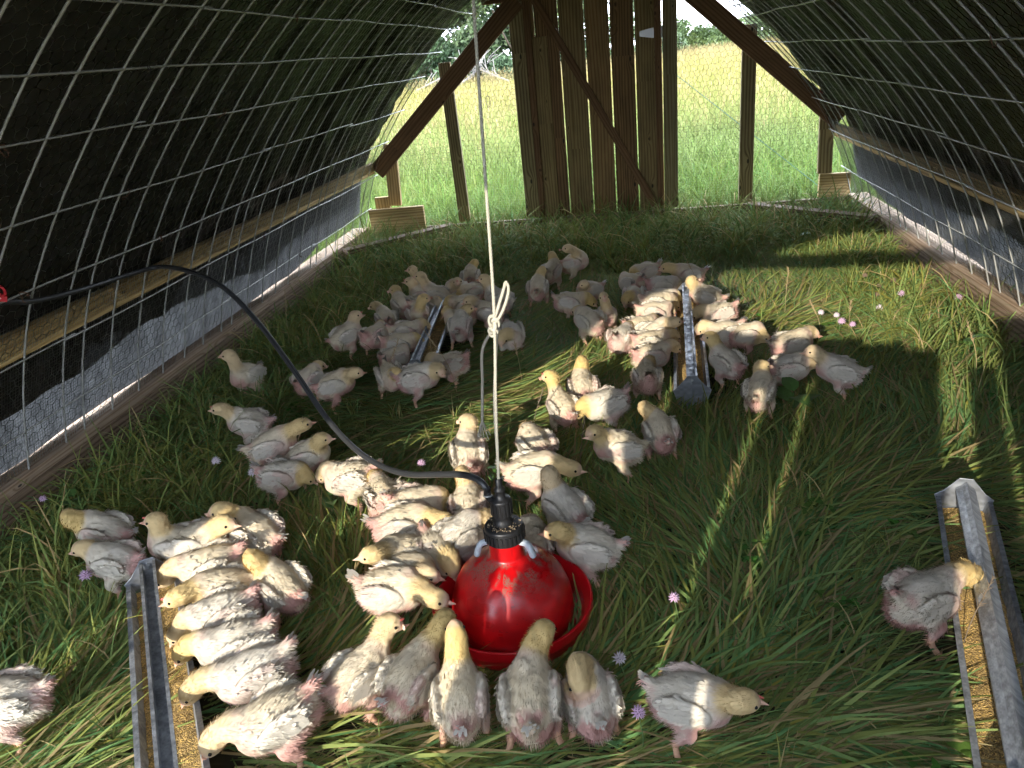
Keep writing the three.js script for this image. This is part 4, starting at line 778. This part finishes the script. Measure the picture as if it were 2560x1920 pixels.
function clump(kind) {
  const b = new Blades();
  if (kind === 'mat') for (let i = 0; i < 15; i++) { const a = gauss() * 0.55, d = V(Math.cos(a), 0, Math.sin(a)); b.blade(V(rr(-0.09, 0.05), rr(0, 0.028), rr(-0.06, 0.06)), d, rr(0.0, 0.4), rr(0.13, 0.3), rr(0.0024, 0.0052), rr(0.1, 0.75), rnd() < 0.17 ? STRAW(0.9) : G(), 4, gauss() * 0.35); }
  if (kind === 'tuft') for (let i = 0; i < 15; i++) { const a = rnd() * 6.283, d = V(Math.cos(a), 0, Math.sin(a)); b.blade(V(rr(-0.02, 0.02), 0, rr(-0.02, 0.02)), d, rr(0.9, 1.5), rr(0.12, 0.3), rr(0.0024, 0.0048), rr(0.7, 2.3), rnd() < 0.06 ? STRAW() : G(), 5, gauss() * 0.3); }
  if (kind === 'straw') for (let i = 0; i < 10; i++) { const a = rnd() * 6.283, d = V(Math.cos(a), 0, Math.sin(a)); b.blade(V(rr(-0.06, 0.06), rr(0.004, 0.05), rr(-0.06, 0.06)), d, rr(-0.05, 0.35), rr(0.06, 0.2), rr(0.0006, 0.0015), rr(0, 0.5), STRAW(), 3, gauss() * 0.3); }
  if (kind === 'clover') for (let i = 0; i < 7; i++) {
    const a = rnd() * 6.283, r = rr(0.01, 0.06), c = V(Math.cos(a) * r, rr(0.03, 0.085), Math.sin(a) * r), col = [0.06 + 0.04 * rnd(), 0.15 + 0.07 * rnd(), 0.035];
    b.blade(V(0, 0, 0), V(Math.cos(a), 0, Math.sin(a)), 1.2, c.y * 1.08, 0.0008, 0.1, col, 2);
    for (let k = 0; k < 3; k++) { const q = k * 2.094 + a, d = V(Math.cos(q), 0, Math.sin(q)); b.blade(c, d, 0.25, rr(0.016, 0.024), 0.009, 0.5, col, 3); }
  }
  if (kind === 'meadow') for (let i = 0; i < 26; i++) { const a = rnd() * 6.283, d = V(Math.cos(a), 0, Math.sin(a)), y = rnd(); b.blade(V(rr(-0.16, 0.16), 0, rr(-0.16, 0.16)), d, rr(1.0, 1.52), rr(0.3, 0.62), rr(0.0025, 0.005), rr(0.3, 1.7), [lerp(0.14, 0.27, y), lerp(0.18, 0.27, y), lerp(0.045, 0.1, y)], 4); }
  if (kind === 'lush') for (let i = 0; i < 26; i++) { const a = rnd() * 6.283, d = V(Math.cos(a), 0, Math.sin(a)); b.blade(V(rr(-0.12, 0.12), 0, rr(-0.12, 0.12)), d, rr(0.9, 1.5), rr(0.25, 0.5), rr(0.002, 0.0038), rr(0.5, 2.0), [lerp(0.14, 0.24, rnd()), lerp(0.2, 0.27, rnd()), lerp(0.045, 0.08, rnd())], 4); }
  if (kind === 'seedhead') for (let i = 0; i < 9; i++) {
    const a = rnd() * 6.283, d = V(Math.cos(a), 0, Math.sin(a)), root = V(rr(-0.14, 0.14), 0, rr(-0.14, 0.14)), len = rr(0.5, 0.85), up = rr(1.25, 1.5), col = STRAW(0.95);
    b.blade(root, d, up, len, 0.0014, 0.25, col, 3);
    const tip = root.clone().addScaledVector(d, Math.cos(up - 0.12) * len).add(V(0, Math.sin(up - 0.12) * len, 0));
    for (let k = 0; k < 4; k++) { const q = rnd() * 6.283; b.blade(tip.clone().add(V(0, -k * 0.022, 0)), V(Math.cos(q), 0, Math.sin(q)), 1.25, rr(0.03, 0.05), 0.0045, 0.4, col, 2); }
  }
  return b.geo();
}
function scatter(name, label, category, kinds, list) {
  const by = kinds.map(() => []); list.forEach((e, i) => by[i % kinds.length].push(e));
  const dummy = new THREE.Object3D(), col = new THREE.Color();
  kinds.forEach((g, k) => {
    if (!by[k].length) return;
    const im = new THREE.InstancedMesh(g, bladeMat, by[k].length); im.name = numbered(name); im.castShadow = im.receiveShadow = true;
    by[k].forEach(([x, y, z, turn, sc, tint, lean], i) => { dummy.position.set(x, y, z); dummy.rotation.set(lean ? gauss() * lean : 0, turn, lean ? gauss() * lean : 0); dummy.scale.set(sc, sc * rr(0.85, 1.15), sc); dummy.updateMatrix(); im.setMatrixAt(i, dummy.matrix); im.setColorAt(i, col.setRGB(...tint)); });
    tag(im, label, category, null, 'stuff'); scene.add(im);
  });
}
const segDist = (x, z, [ax, az, bx, bz]) => { const dx = bx - ax, dz = bz - az, t = clamp(((x - ax) * dx + (z - az) * dz) / (dx * dx + dz * dz)); return Math.hypot(x - ax - dx * t, z - az - dz * t); };
const clearOf = (x, z, r) => troughRects.every((t) => segDist(x, z, t) > r);
const birdDist = (x, z) => { let d = 9; for (const c of CHICKS) d = Math.min(d, Math.hypot(c[1] - x, c[2] - z)); return d; };
const flow = (x, z) => 0.95 + 1.5 * (noise(x * 1.1 + 3, z * 1.1) - 0.5) * 2 + 0.7 * (noise(x * 3 + 1, z * 3) - 0.5);
const tone = (x, z) => { const t = noise(x * 2.3, z * 2.3), k = 0.82 + 0.36 * noise(x * 5 + 9, z * 5); return [k * lerp(0.9, 1.2, t), k * lerp(0.95, 1.08, t), k]; };
{
  const mats = [], tufts = [], straw = [], clover = [];
  const px = () => rr(-2.08, 1.56);
  for (let i = 0; i < 9000; i++) { const x = px(), z = -rr(0.55, 6.0); if (!clearOf(x, z, 0.085)) continue; const bd = birdDist(x, z); mats.push([x, rr(0, 0.012), z, flow(x, z) + gauss() * 0.8, rr(0.75, 1.15) * (bd < 0.07 ? 0.6 : 1), tone(x, z)]); }
  for (let i = 0; i < 9000; i++) {
    const x = px(), z = -rr(0.6, 6.0); const far = smooth(4.3, 5.3, -z), leftBand = smooth(-1.1, -1.8, x) * smooth(0.9, 1.6, -z), rightBand = smooth(0.75, 1.3, x) * smooth(2.6, 3.6, -z), gaps = smooth(0.58, 0.75, noise(x * 1.9 + 5, z * 1.9)) * 0.35;
    const pr = clamp(0.05 + 0.9 * far + 0.85 * leftBand + 0.6 * rightBand + gaps); if (rnd() > pr * 0.62) continue;
    const bd = birdDist(x, z); if (bd < 0.1 || !clearOf(x, z, 0.11) || Math.hypot(x - DX, z - DZ) < 0.2) continue;
    tufts.push([x, 0, z, rnd() * 6.283, rr(0.7, 1.1) * (0.62 + 0.9 * Math.max(far, rightBand * 0.7, leftBand * 0.5)), tone(x, z), 0.12]);
  }
  for (let i = 0; i < 1300; i++) { const x = px(), z = -rr(0.6, 4.9); if (!clearOf(x, z, 0.1) || noise(x * 2 + 1, z * 2) < 0.42) continue; straw.push([x, 0, z, rnd() * 6.283, rr(0.7, 1.2), [1, 1, 1]]); }
  for (let i = 0; i < 1500; i++) { const x = px(), z = -rr(0.9, 5.9), p = smooth(-1.5, -2.0, x) * 0.5 + smooth(0.8, 1.2, x) * smooth(3, 3.6, -z) * 0.8 + smooth(0.66, 0.8, noise(x * 2.2 + 11, z * 2.2)) * 0.35; if (rnd() > p || birdDist(x, z) < 0.12 || !clearOf(x, z, 0.12)) continue; clover.push([x, 0, z, rnd() * 6.283, rr(0.7, 1.25), tone(x, z), 0.1]); }
  scatter('trampled_grass', 'long flattened green grass blades covering the coop floor', 'grass', [0, 1, 2, 3, 4, 5].map(() => clump('mat')), mats);
  scatter('grass_tufts', 'upright green grass tufts along the walls and far end', 'grass', [0, 1, 2, 3].map(() => clump('tuft')), tufts);
  scatter('dry_straw', 'dry straw bits lying among the grass', 'straw', [0, 1].map(() => clump('straw')), straw);
  scatter('clover_leaves', 'green clover leaves among the grass', 'clover', [0, 1, 2].map(() => clump('clover')), clover);
}
{
  const lush = [], meadow = [], seeds = [];
  const put = (list, zA, zB, n, f) => { for (let i = 0; i < n; i++) { const z = -lerp(zA, zB, Math.pow(rnd(), 0.75)), w = -z * 0.52 + 1.2, x = rr(-w - 1.2, w * 0.62 + 0.8); if (z > -6.15) continue; list.push(f(x, z)); } };
  const tint = (x, z) => { const d = smooth(7, 26, -z + 3 * (noise(x * 0.5, z * 0.5) - 0.5)), k = 0.85 + 0.4 * noise(x * 0.9, z * 0.9); return [k * lerp(0.85, 1.15, d), k * lerp(1, 1.04, d), k * lerp(0.95, 0.85, d)]; };
  put(lush, 6.15, 9.5, 3400, (x, z) => [x, field(x, z), z, rnd() * 6.283, rr(0.55, 1.0), tint(x, z), 0.1]);
  put(meadow, 7.5, 24, 7000, (x, z) => [x, field(x, z), z, rnd() * 6.283, rr(0.7, 1.1), tint(x, z), 0.08]);
  put(meadow, 22, 64, 9000, (x, z) => [x, field(x, z), z, rnd() * 6.283, rr(0.85, 1.35), tint(x, z), 0.08]);
  put(seeds, 9, 26, 1700, (x, z) => [x, field(x, z), z, rnd() * 6.283, rr(0.7, 1.0), [1, 1, 1], 0.06]);
  put(seeds, 26, 66, 7500, (x, z) => [x, field(x, z), z, rnd() * 6.283, rr(0.8, 1.15), [1, 1, 1], 0.06]);
  for (const s of [-1, 1]) for (let i = 0; i < 1100; i++) { const x = s < 0 ? -rr(2.3, 4.2) : rr(1.8, 3.6), z = -rr(0.2, 6.3); lush.push([x, 0, z, rnd() * 6.283, rr(0.4, 0.8), tint(x, z), 0.12]); }
  scatter('field_grass_lush', 'tall green grass just outside the far end', 'grass', [0, 1, 2].map(() => clump('lush')), lush);
  scatter('meadow_grass', 'sunny yellow green meadow beyond the coop', 'grass', [0, 1, 2].map(() => clump('meadow')), meadow);
  scatter('meadow_seed_heads', 'tan grass seed heads standing over the meadow', 'grass', [0, 1, 2].map(() => clump('seedhead')), seeds);
}
// ---------------------------------------------------------------- single plants
{
  const petal = (r, n, c0, c1) => { const list = []; for (let i = 0; i < n; i++) { const y = 1 - 1.7 * i / n, a = i * 2.4, q = Math.sqrt(Math.max(0, 1 - y * y)), d = V(Math.cos(a) * q, y, Math.sin(a) * q), g = new THREE.ConeGeometry(r * 0.24, r * 0.85, 4).translate(0, r * 0.42, 0); g.applyQuaternion(new THREE.Quaternion().setFromUnitVectors(V(0, 1, 0), d.normalize())); g.translate(d.x * r * 0.45, d.y * r * 0.45, d.z * r * 0.45); list.push(g); } return join(list); };
  const head = petal(0.013, 38), mauve = std({ color: lin(0.55, 0.38, 0.52), roughness: 0.8 }), pale = std({ color: lin(0.66, 0.58, 0.62), roughness: 0.8 }), dried = std({ color: lin(0.2, 0.14, 0.1), roughness: 0.9 }), stemM = std({ color: lin(0.1, 0.17, 0.05), roughness: 0.7 });
  const F = [[0.85, -3.54, pale, 'pale clover flower leftmost in the bright right patch'], [0.92, -3.45, mauve, 'mauve clover flower in the middle of the bright right patch'], [0.94, -3.35, mauve, 'mauve clover flower at the front of the bright right patch'], [1.14, -3.66, pale, 'pale clover flower at the back of the bright right patch'], [1.25, -3.72, mauve, 'pink clover flower at the right of the bright patch'], [1.5, -3.71, mauve, 'pink clover flower beside the right base board'], [0.93, -3.58, pale, 'second pale clover flower behind the bright patch centre'], [1.18, -4.06, dried, 'dried brown clover head, left of three behind the right patch'], [1.23, -3.99, dried, 'dried brown clover head, middle of three behind the right patch'], [1.31, -4.03, dried, 'dried brown clover head, right of three behind the right patch'], [1.17, -3.8, dried, 'dried clover head at the upper edge of the bright patch'], [-0.02, -1.17, mauve, 'lilac clover flower left of the striding chick'], [0.07, -1.53, mauve, 'small lilac clover flower right of the drinker'], [-0.06, -1.34, pale, 'small clover flower between drinker and striding chick'], [-1.49, -2.24, pale, 'pale clover flower in dark grass near the left chicks'], [-1.32, -2.17, pale, 'pale clover flower beside the white tail tip at left'], [-1.55, -1.59, mauve, 'lilac clover flower left of the near left trough end'], [-2.0, -2.0, mauve, 'lilac clover flower against the left base board'], [-0.73, -2.22, mauve, 'pink clover flower below the hose'], [1.14, -5.45, pale, 'white clover flower in front of the far right corner']];
  for (const [x, z, m, label] of F) { const f = thing('clover_flower', label, 'flower', 'clover flowers in the grass'); f.position.set(x, 0, z); f.rotation.y = rnd() * 6; const h = rr(0.1, 0.15), s = m === dried ? 0.9 : 1.05; mesh('stem', tubeAlong([V(0, 0, 0), V(rr(-0.01, 0.01), h * 0.5, 0.01), V(0, h, 0)], 0.0012, 5, 6), stemM, f); const hd = mesh('flower_head', head, m, f); hd.position.y = h + 0.006; hd.scale.setScalar(s * rr(0.85, 1.15)); }
  // broad leaved weeds
  const leaf = (len, wid, fold) => { const b = new Blades(), n = 7, P = [], c = [0.09, 0.2, 0.045]; for (let i = 0; i <= n; i++) { const t = i / n, w = wid * Math.sin(Math.PI * Math.pow(t, 0.72)) * (1 + 0.06 * Math.sin(i * 3)), y = 0.05 * len * Math.sin(t * 3) - t * t * len * 0.25; P.push([V(t * len, y + fold * w, -w), V(t * len, y, 0), V(t * len, y + fold * w, w)]); } const g = new THREE.BufferGeometry(), pos = [], col = []; for (let i = 0; i < n; i++) for (const k of [0, 1]) { const [a, b2, c2, d] = [P[i][k], P[i][k + 1], P[i + 1][k], P[i + 1][k + 1]]; for (const q of [a, b2, d, a, d, c2]) { pos.push(q.x, q.y, q.z); const m = 0.9 + 0.2 * rnd(); col.push(c[0] * m, c[1] * m, c[2] * m); } } g.setAttribute('position', new THREE.Float32BufferAttribute(pos, 3)); g.setAttribute('color', new THREE.Float32BufferAttribute(col, 3)); g.computeVertexNormals(); return g; };
  const lm = new THREE.MeshPhysicalMaterial({ vertexColors: true, side: THREE.DoubleSide, roughness: 0.55, transmission: 0.25, thickness: 0 });
  const Wd = [[0.58, -2.75, 4, 0.12, 'large dock leaf plant in front of the right trio'], [-1.0, -2.05, 4, 0.06, 'light green three-cornered weed below the yellow chick'], [-0.47, -2.2, 5, 0.05, 'bright green weed beside the rope at the hose end'], [-1.98, -2.26, 6, 0.055, 'round-leaved clover plant against the left boards, farther one'], [-1.93, -2.05, 7, 0.05, 'round-leaved clover plant against the left boards, nearer one'], [-1.95, -1.82, 6, 0.05, 'clover plant at the left edge of the picture'], [1.36, -3.2, 6, 0.07, 'leafy weed beside the right base board'], [1.3, -4.6, 7, 0.09, 'dark leafy weed near the far right base board'], [1.05, -5.1, 6, 0.09, 'dark leafy weed before the right corner brace']];
  for (const [x, z, n, len, label] of Wd) { const w = thing('broadleaf_weed', label, 'weed', 'broad leaved weeds'); w.position.set(x, 0, z); const g = leaf(len, len * 0.33, 0.15); mesh('stem', tubeAlong([V(0, 0, 0), V(0.004, 0.05, 0.003), V(0, 0.1, 0)], 0.0018, 5, 5), stemM, w); for (let i = 0; i < n; i++) { const l = mesh('leaf', g, lm, w); l.position.set(0, 0.035 + 0.09 * i / n, 0); l.rotation.set(0, i * 2.4 + rnd(), 0.25 + 0.4 * rnd(), 'YXZ'); l.scale.setScalar(rr(0.75, 1.15)); } }
  // dry seed stalks
  const Sd = [[-0.77, -3.0, 0.34, 'dry seed stalk in front of the left rear trough'], [-1.75, -3.5, 0.36, 'dry seed stalk by the left wall under the hose'], [0.75, -3.85, 0.26, 'pale seed stalk behind the right rear trough group'], [0.85, -3.5, 0.22, 'pale seed stalk over the bright patch, left one'], [0.98, -3.55, 0.22, 'pale seed stalk over the bright patch, right one'], [1.3, -2.95, 0.3, 'bunch of dry stalks beside the right base board'], [-1.25, -2.36, 0.26, 'dry stalk among the chicks left of the hose'], [-0.39, -2.51, 0.26, 'dark seed stalk beside the rope'], [-0.2, -2.28, 0.24, 'dark seed stalk in front of the dark-eyed chick'], [0.36, -4.2, 0.3, 'pale seed stalk behind the tip of the right rear trough'], [-1.1, -3.0, 0.3, 'dry seed stalk leaning over the left rear chicks'], [0.69, -1.45, 0.22, 'dark stem in front of the lone trough chick'], [-0.95, -3.3, 0.32, 'tall dry stalk beside the left rear trough'], [-0.5, -3.1, 0.24, 'thin seed stalk left of the tall centre chick'], [1.15, -5.0, 0.4, 'tall dark seed stalk before the right corner'], [0.75, -5.4, 0.42, 'tall dark seed stalk before the right post'], [-1.5, -5.4, 0.4, 'tall seed stalk before the left gusset block']];
  const dryM = std({ color: lin(0.42, 0.31, 0.17), roughness: 0.9 }), darkM = std({ color: lin(0.16, 0.12, 0.08), roughness: 0.9 });
  for (const [x, z, h, label] of Sd) {
    const s = thing('seed_stalk', label, 'grass stalk', 'dry seed stalks'); s.position.set(x, 0, z); s.rotation.y = rnd() * 6.283; const lean = rr(0.15, 0.5) * h, m = label.includes('dark') ? darkM : dryM;
    const c = [V(0, 0, 0), V(lean * 0.25, h * 0.5, 0), V(lean, h, 0)]; mesh('stem', tubeAlong(c, 0.0011, 5, 10), m, s);
    const sp = []; for (let i = 0; i < 16; i++) { const t = 0.68 + 0.32 * i / 16, p = c[1].clone().lerp(c[2], (t - 0.5) * 2), a = rnd() * 6.283, l = rr(0.012, 0.026) * (1.4 - t * 0.5); sp.push(new THREE.ConeGeometry(0.0018, l, 4).translate(0, l / 2, 0).rotateZ(0.5 + 0.5 * rnd()).rotateY(a).translate(p.x, p.y, p.z)); } mesh('seed_head', join(sp), m, s);
  }
}
// ---------------------------------------------------------------- trees beyond the field
{
  const barkM = std({ color: lin(0.14, 0.11, 0.085), roughness: 0.95 }), deadM = std({ color: lin(0.2, 0.185, 0.17), roughness: 0.9 });
  const leafMat = (c) => new THREE.MeshPhysicalMaterial({ color: c, vertexColors: true, side: THREE.DoubleSide, roughness: 0.6, transmission: 0.25, thickness: 0 });
  const mats = [leafMat(lin(1, 1, 1)), leafMat(lin(1.25, 1.15, 0.9)), leafMat(lin(0.85, 0.95, 1))];
  function crown(h, w, n, low) {
    const b = [], c = [], lobes = []; for (let i = 0; i < 26; i++) { const y = lerp(low, 1, Math.pow(rnd(), 0.8)), r = w * Math.sqrt(Math.max(0.06, Math.sin(Math.PI * Math.min(0.97, 0.12 + 0.85 * (y - low) / (1 - low))))) * Math.sqrt(rnd()), a = rnd() * 6.283; lobes.push([V(Math.cos(a) * r, y * h, Math.sin(a) * r), w * rr(0.22, 0.42)]); }
    for (let i = 0; i < n; i++) { const [o, r] = lobes[Math.floor(rnd() * lobes.length)], u = rr(-1, 1), a = rnd() * 6.283, q = Math.sqrt(1 - u * u), rad = r * Math.pow(rnd(), 0.4), p = o.clone().add(V(Math.cos(a) * q * rad, u * rad * 0.75, Math.sin(a) * q * rad)), s = rr(0.08, 0.17), d = V(gauss(), gauss(), gauss()).normalize(), e = d.clone().cross(V(rnd(), rnd(), rnd())).normalize(), k = rr(0.75, 1.3); for (const t of [p.clone().addScaledVector(d, s), p.clone().addScaledVector(e, s * 0.6), p.clone().addScaledVector(d, -s), p.clone().addScaledVector(d, s), p.clone().addScaledVector(d, -s), p.clone().addScaledVector(e, -s * 0.6)]) { b.push(t.x, t.y, t.z); c.push(0.08 * k, 0.13 * k, 0.05 * k); } }
    const g = new THREE.BufferGeometry(); g.setAttribute('position', new THREE.Float32BufferAttribute(b, 3)); g.setAttribute('color', new THREE.Float32BufferAttribute(c, 3)); g.computeVertexNormals(); return g;
  }
  const tallC = [crown(9, 3.9, 24000, 0.02), crown(8, 3.6, 24000, 0.02)], bushC = [crown(2.6, 2.4, 4200, 0.02), crown(2.2, 2.8, 4200, 0.02)];
  const trunkG = (h, r) => { const list = [new THREE.CylinderGeometry(r * 0.3, r, h, 9, 4).translate(0, h / 2, 0)]; for (let i = 0; i < 7; i++) { const y = h * rr(0.2, 0.75), a = i * 2.4, l = h * rr(0.2, 0.34); list.push(tubeAlong([V(0, y, 0), V(Math.cos(a) * l * 0.5, y + l * 0.4, Math.sin(a) * l * 0.5), V(Math.cos(a) * l, y + l * 0.95, Math.sin(a) * l)], r * 0.25, 6, 6)); } return join(list); };
  const tallT = trunkG(7.4, 0.2), bushT = trunkG(1.7, 0.06);
  const T = [[-17.5, -46, 1, 'dark leafy tree, leftmost in the woods at the far left'], [-14.2, -49, 1.1, 'dark leafy tree second from the left in the far woods'], [-11.2, -45, 0.95, 'dark leafy tree seen above the left brace'], [-8.6, -48, 1.1, 'dark leafy tree right of the left brace'], [-6.0, -46, 1, 'dark leafy tree beside the door at left'], [-3.2, -50, 1, 'dark leafy tree behind the plank door, left'], [-0.4, -52, 0.9, 'dark leafy tree behind the plank door, right']];
  T.forEach(([x, z, s, label], i) => { const t = thing('leafy_tree', label, 'tree', 'trees beyond the meadow'); t.position.set(x, field(x, z) - 0.1, z); t.rotation.y = i * 1.7; t.scale.setScalar(s); mesh('trunk', tallT, barkM, t); mesh('crown', tallC[i % 2], mats[i % 3], t); });
  const Bs = [[2.6, -63, 0.8, 'light green shrub on the horizon half hidden by the door post'], [5.6, -64, 0.85, 'light green shrub on the horizon, second from the door'], [9.2, -65, 0.85, 'light green shrub on the horizon before the right brace'], [12.4, -66, 0.95, 'light green shrub on the horizon behind the second right post'], [4.2, -66, 0.9, 'light green shrub on the horizon nearest the door'], [7.6, -68, 0.9, 'light green shrub on the horizon between the right posts'], [10.8, -67, 0.95, 'light green shrub on the horizon left of the second right post'], [14.2, -70, 1.2, 'larger light green shrub on the horizon right of the second right post'], [17.5, -69, 1.2, 'light green shrub on the horizon at the tarp edge'], [-19, -41, 1, 'low shrub at the left foot of the far woods'], [-9.9, -42, 0.8, 'low shrub in front of the far woods'], [-5.2, -43, 0.7, 'low shrub beside the door in front of the woods']];
  Bs.forEach(([x, z, s, label], i) => { const t = thing('shrub', label, 'shrub', 'shrubs beyond the meadow'); t.position.set(x, field(x, z) - 0.1, z); t.rotation.y = i * 2.1; t.scale.setScalar(s); mesh('stems', bushT, barkM, t); mesh('crown', bushC[i % 2], mats[i < 9 ? 1 : 2], t); });
  const B = [[-8.2, -38, 0.3, 'bare pale fallen branch before the woods, left'], [-6.6, -38.5, 2.6, 'bare pale fallen branch before the woods, right'], [-7.2, -39, 1.2, 'bare pale dead limbs rising before the woods']];
  B.forEach(([x, z, r, label], i) => { const t = thing('fallen_branch', label, 'branch', 'dead branches before the woods'); t.position.set(x, field(x, z), z); t.rotation.y = r; const list = [tubeAlong([V(-1.6, 0.3, 0), V(0, 0.85, 0.1), V(1.7, 1.25 + i * 0.3, 0)], 0.05, 6, 10)]; for (let k = 0; k < 14; k++) { const u = rr(-1.2, 1.6), y = 0.75 + 0.28 * u; list.push(tubeAlong([V(u, y, 0), V(u + rr(0, 0.4), y + rr(0.1, 0.5), rr(-0.4, 0.4)), V(u + rr(0.2, 0.9), y + rr(0.2, 1.0), rr(-0.8, 0.8))], 0.018, 5, 6)); } mesh('limbs', join(list), deadM, t); });
}
renderer.render(scene, camera);
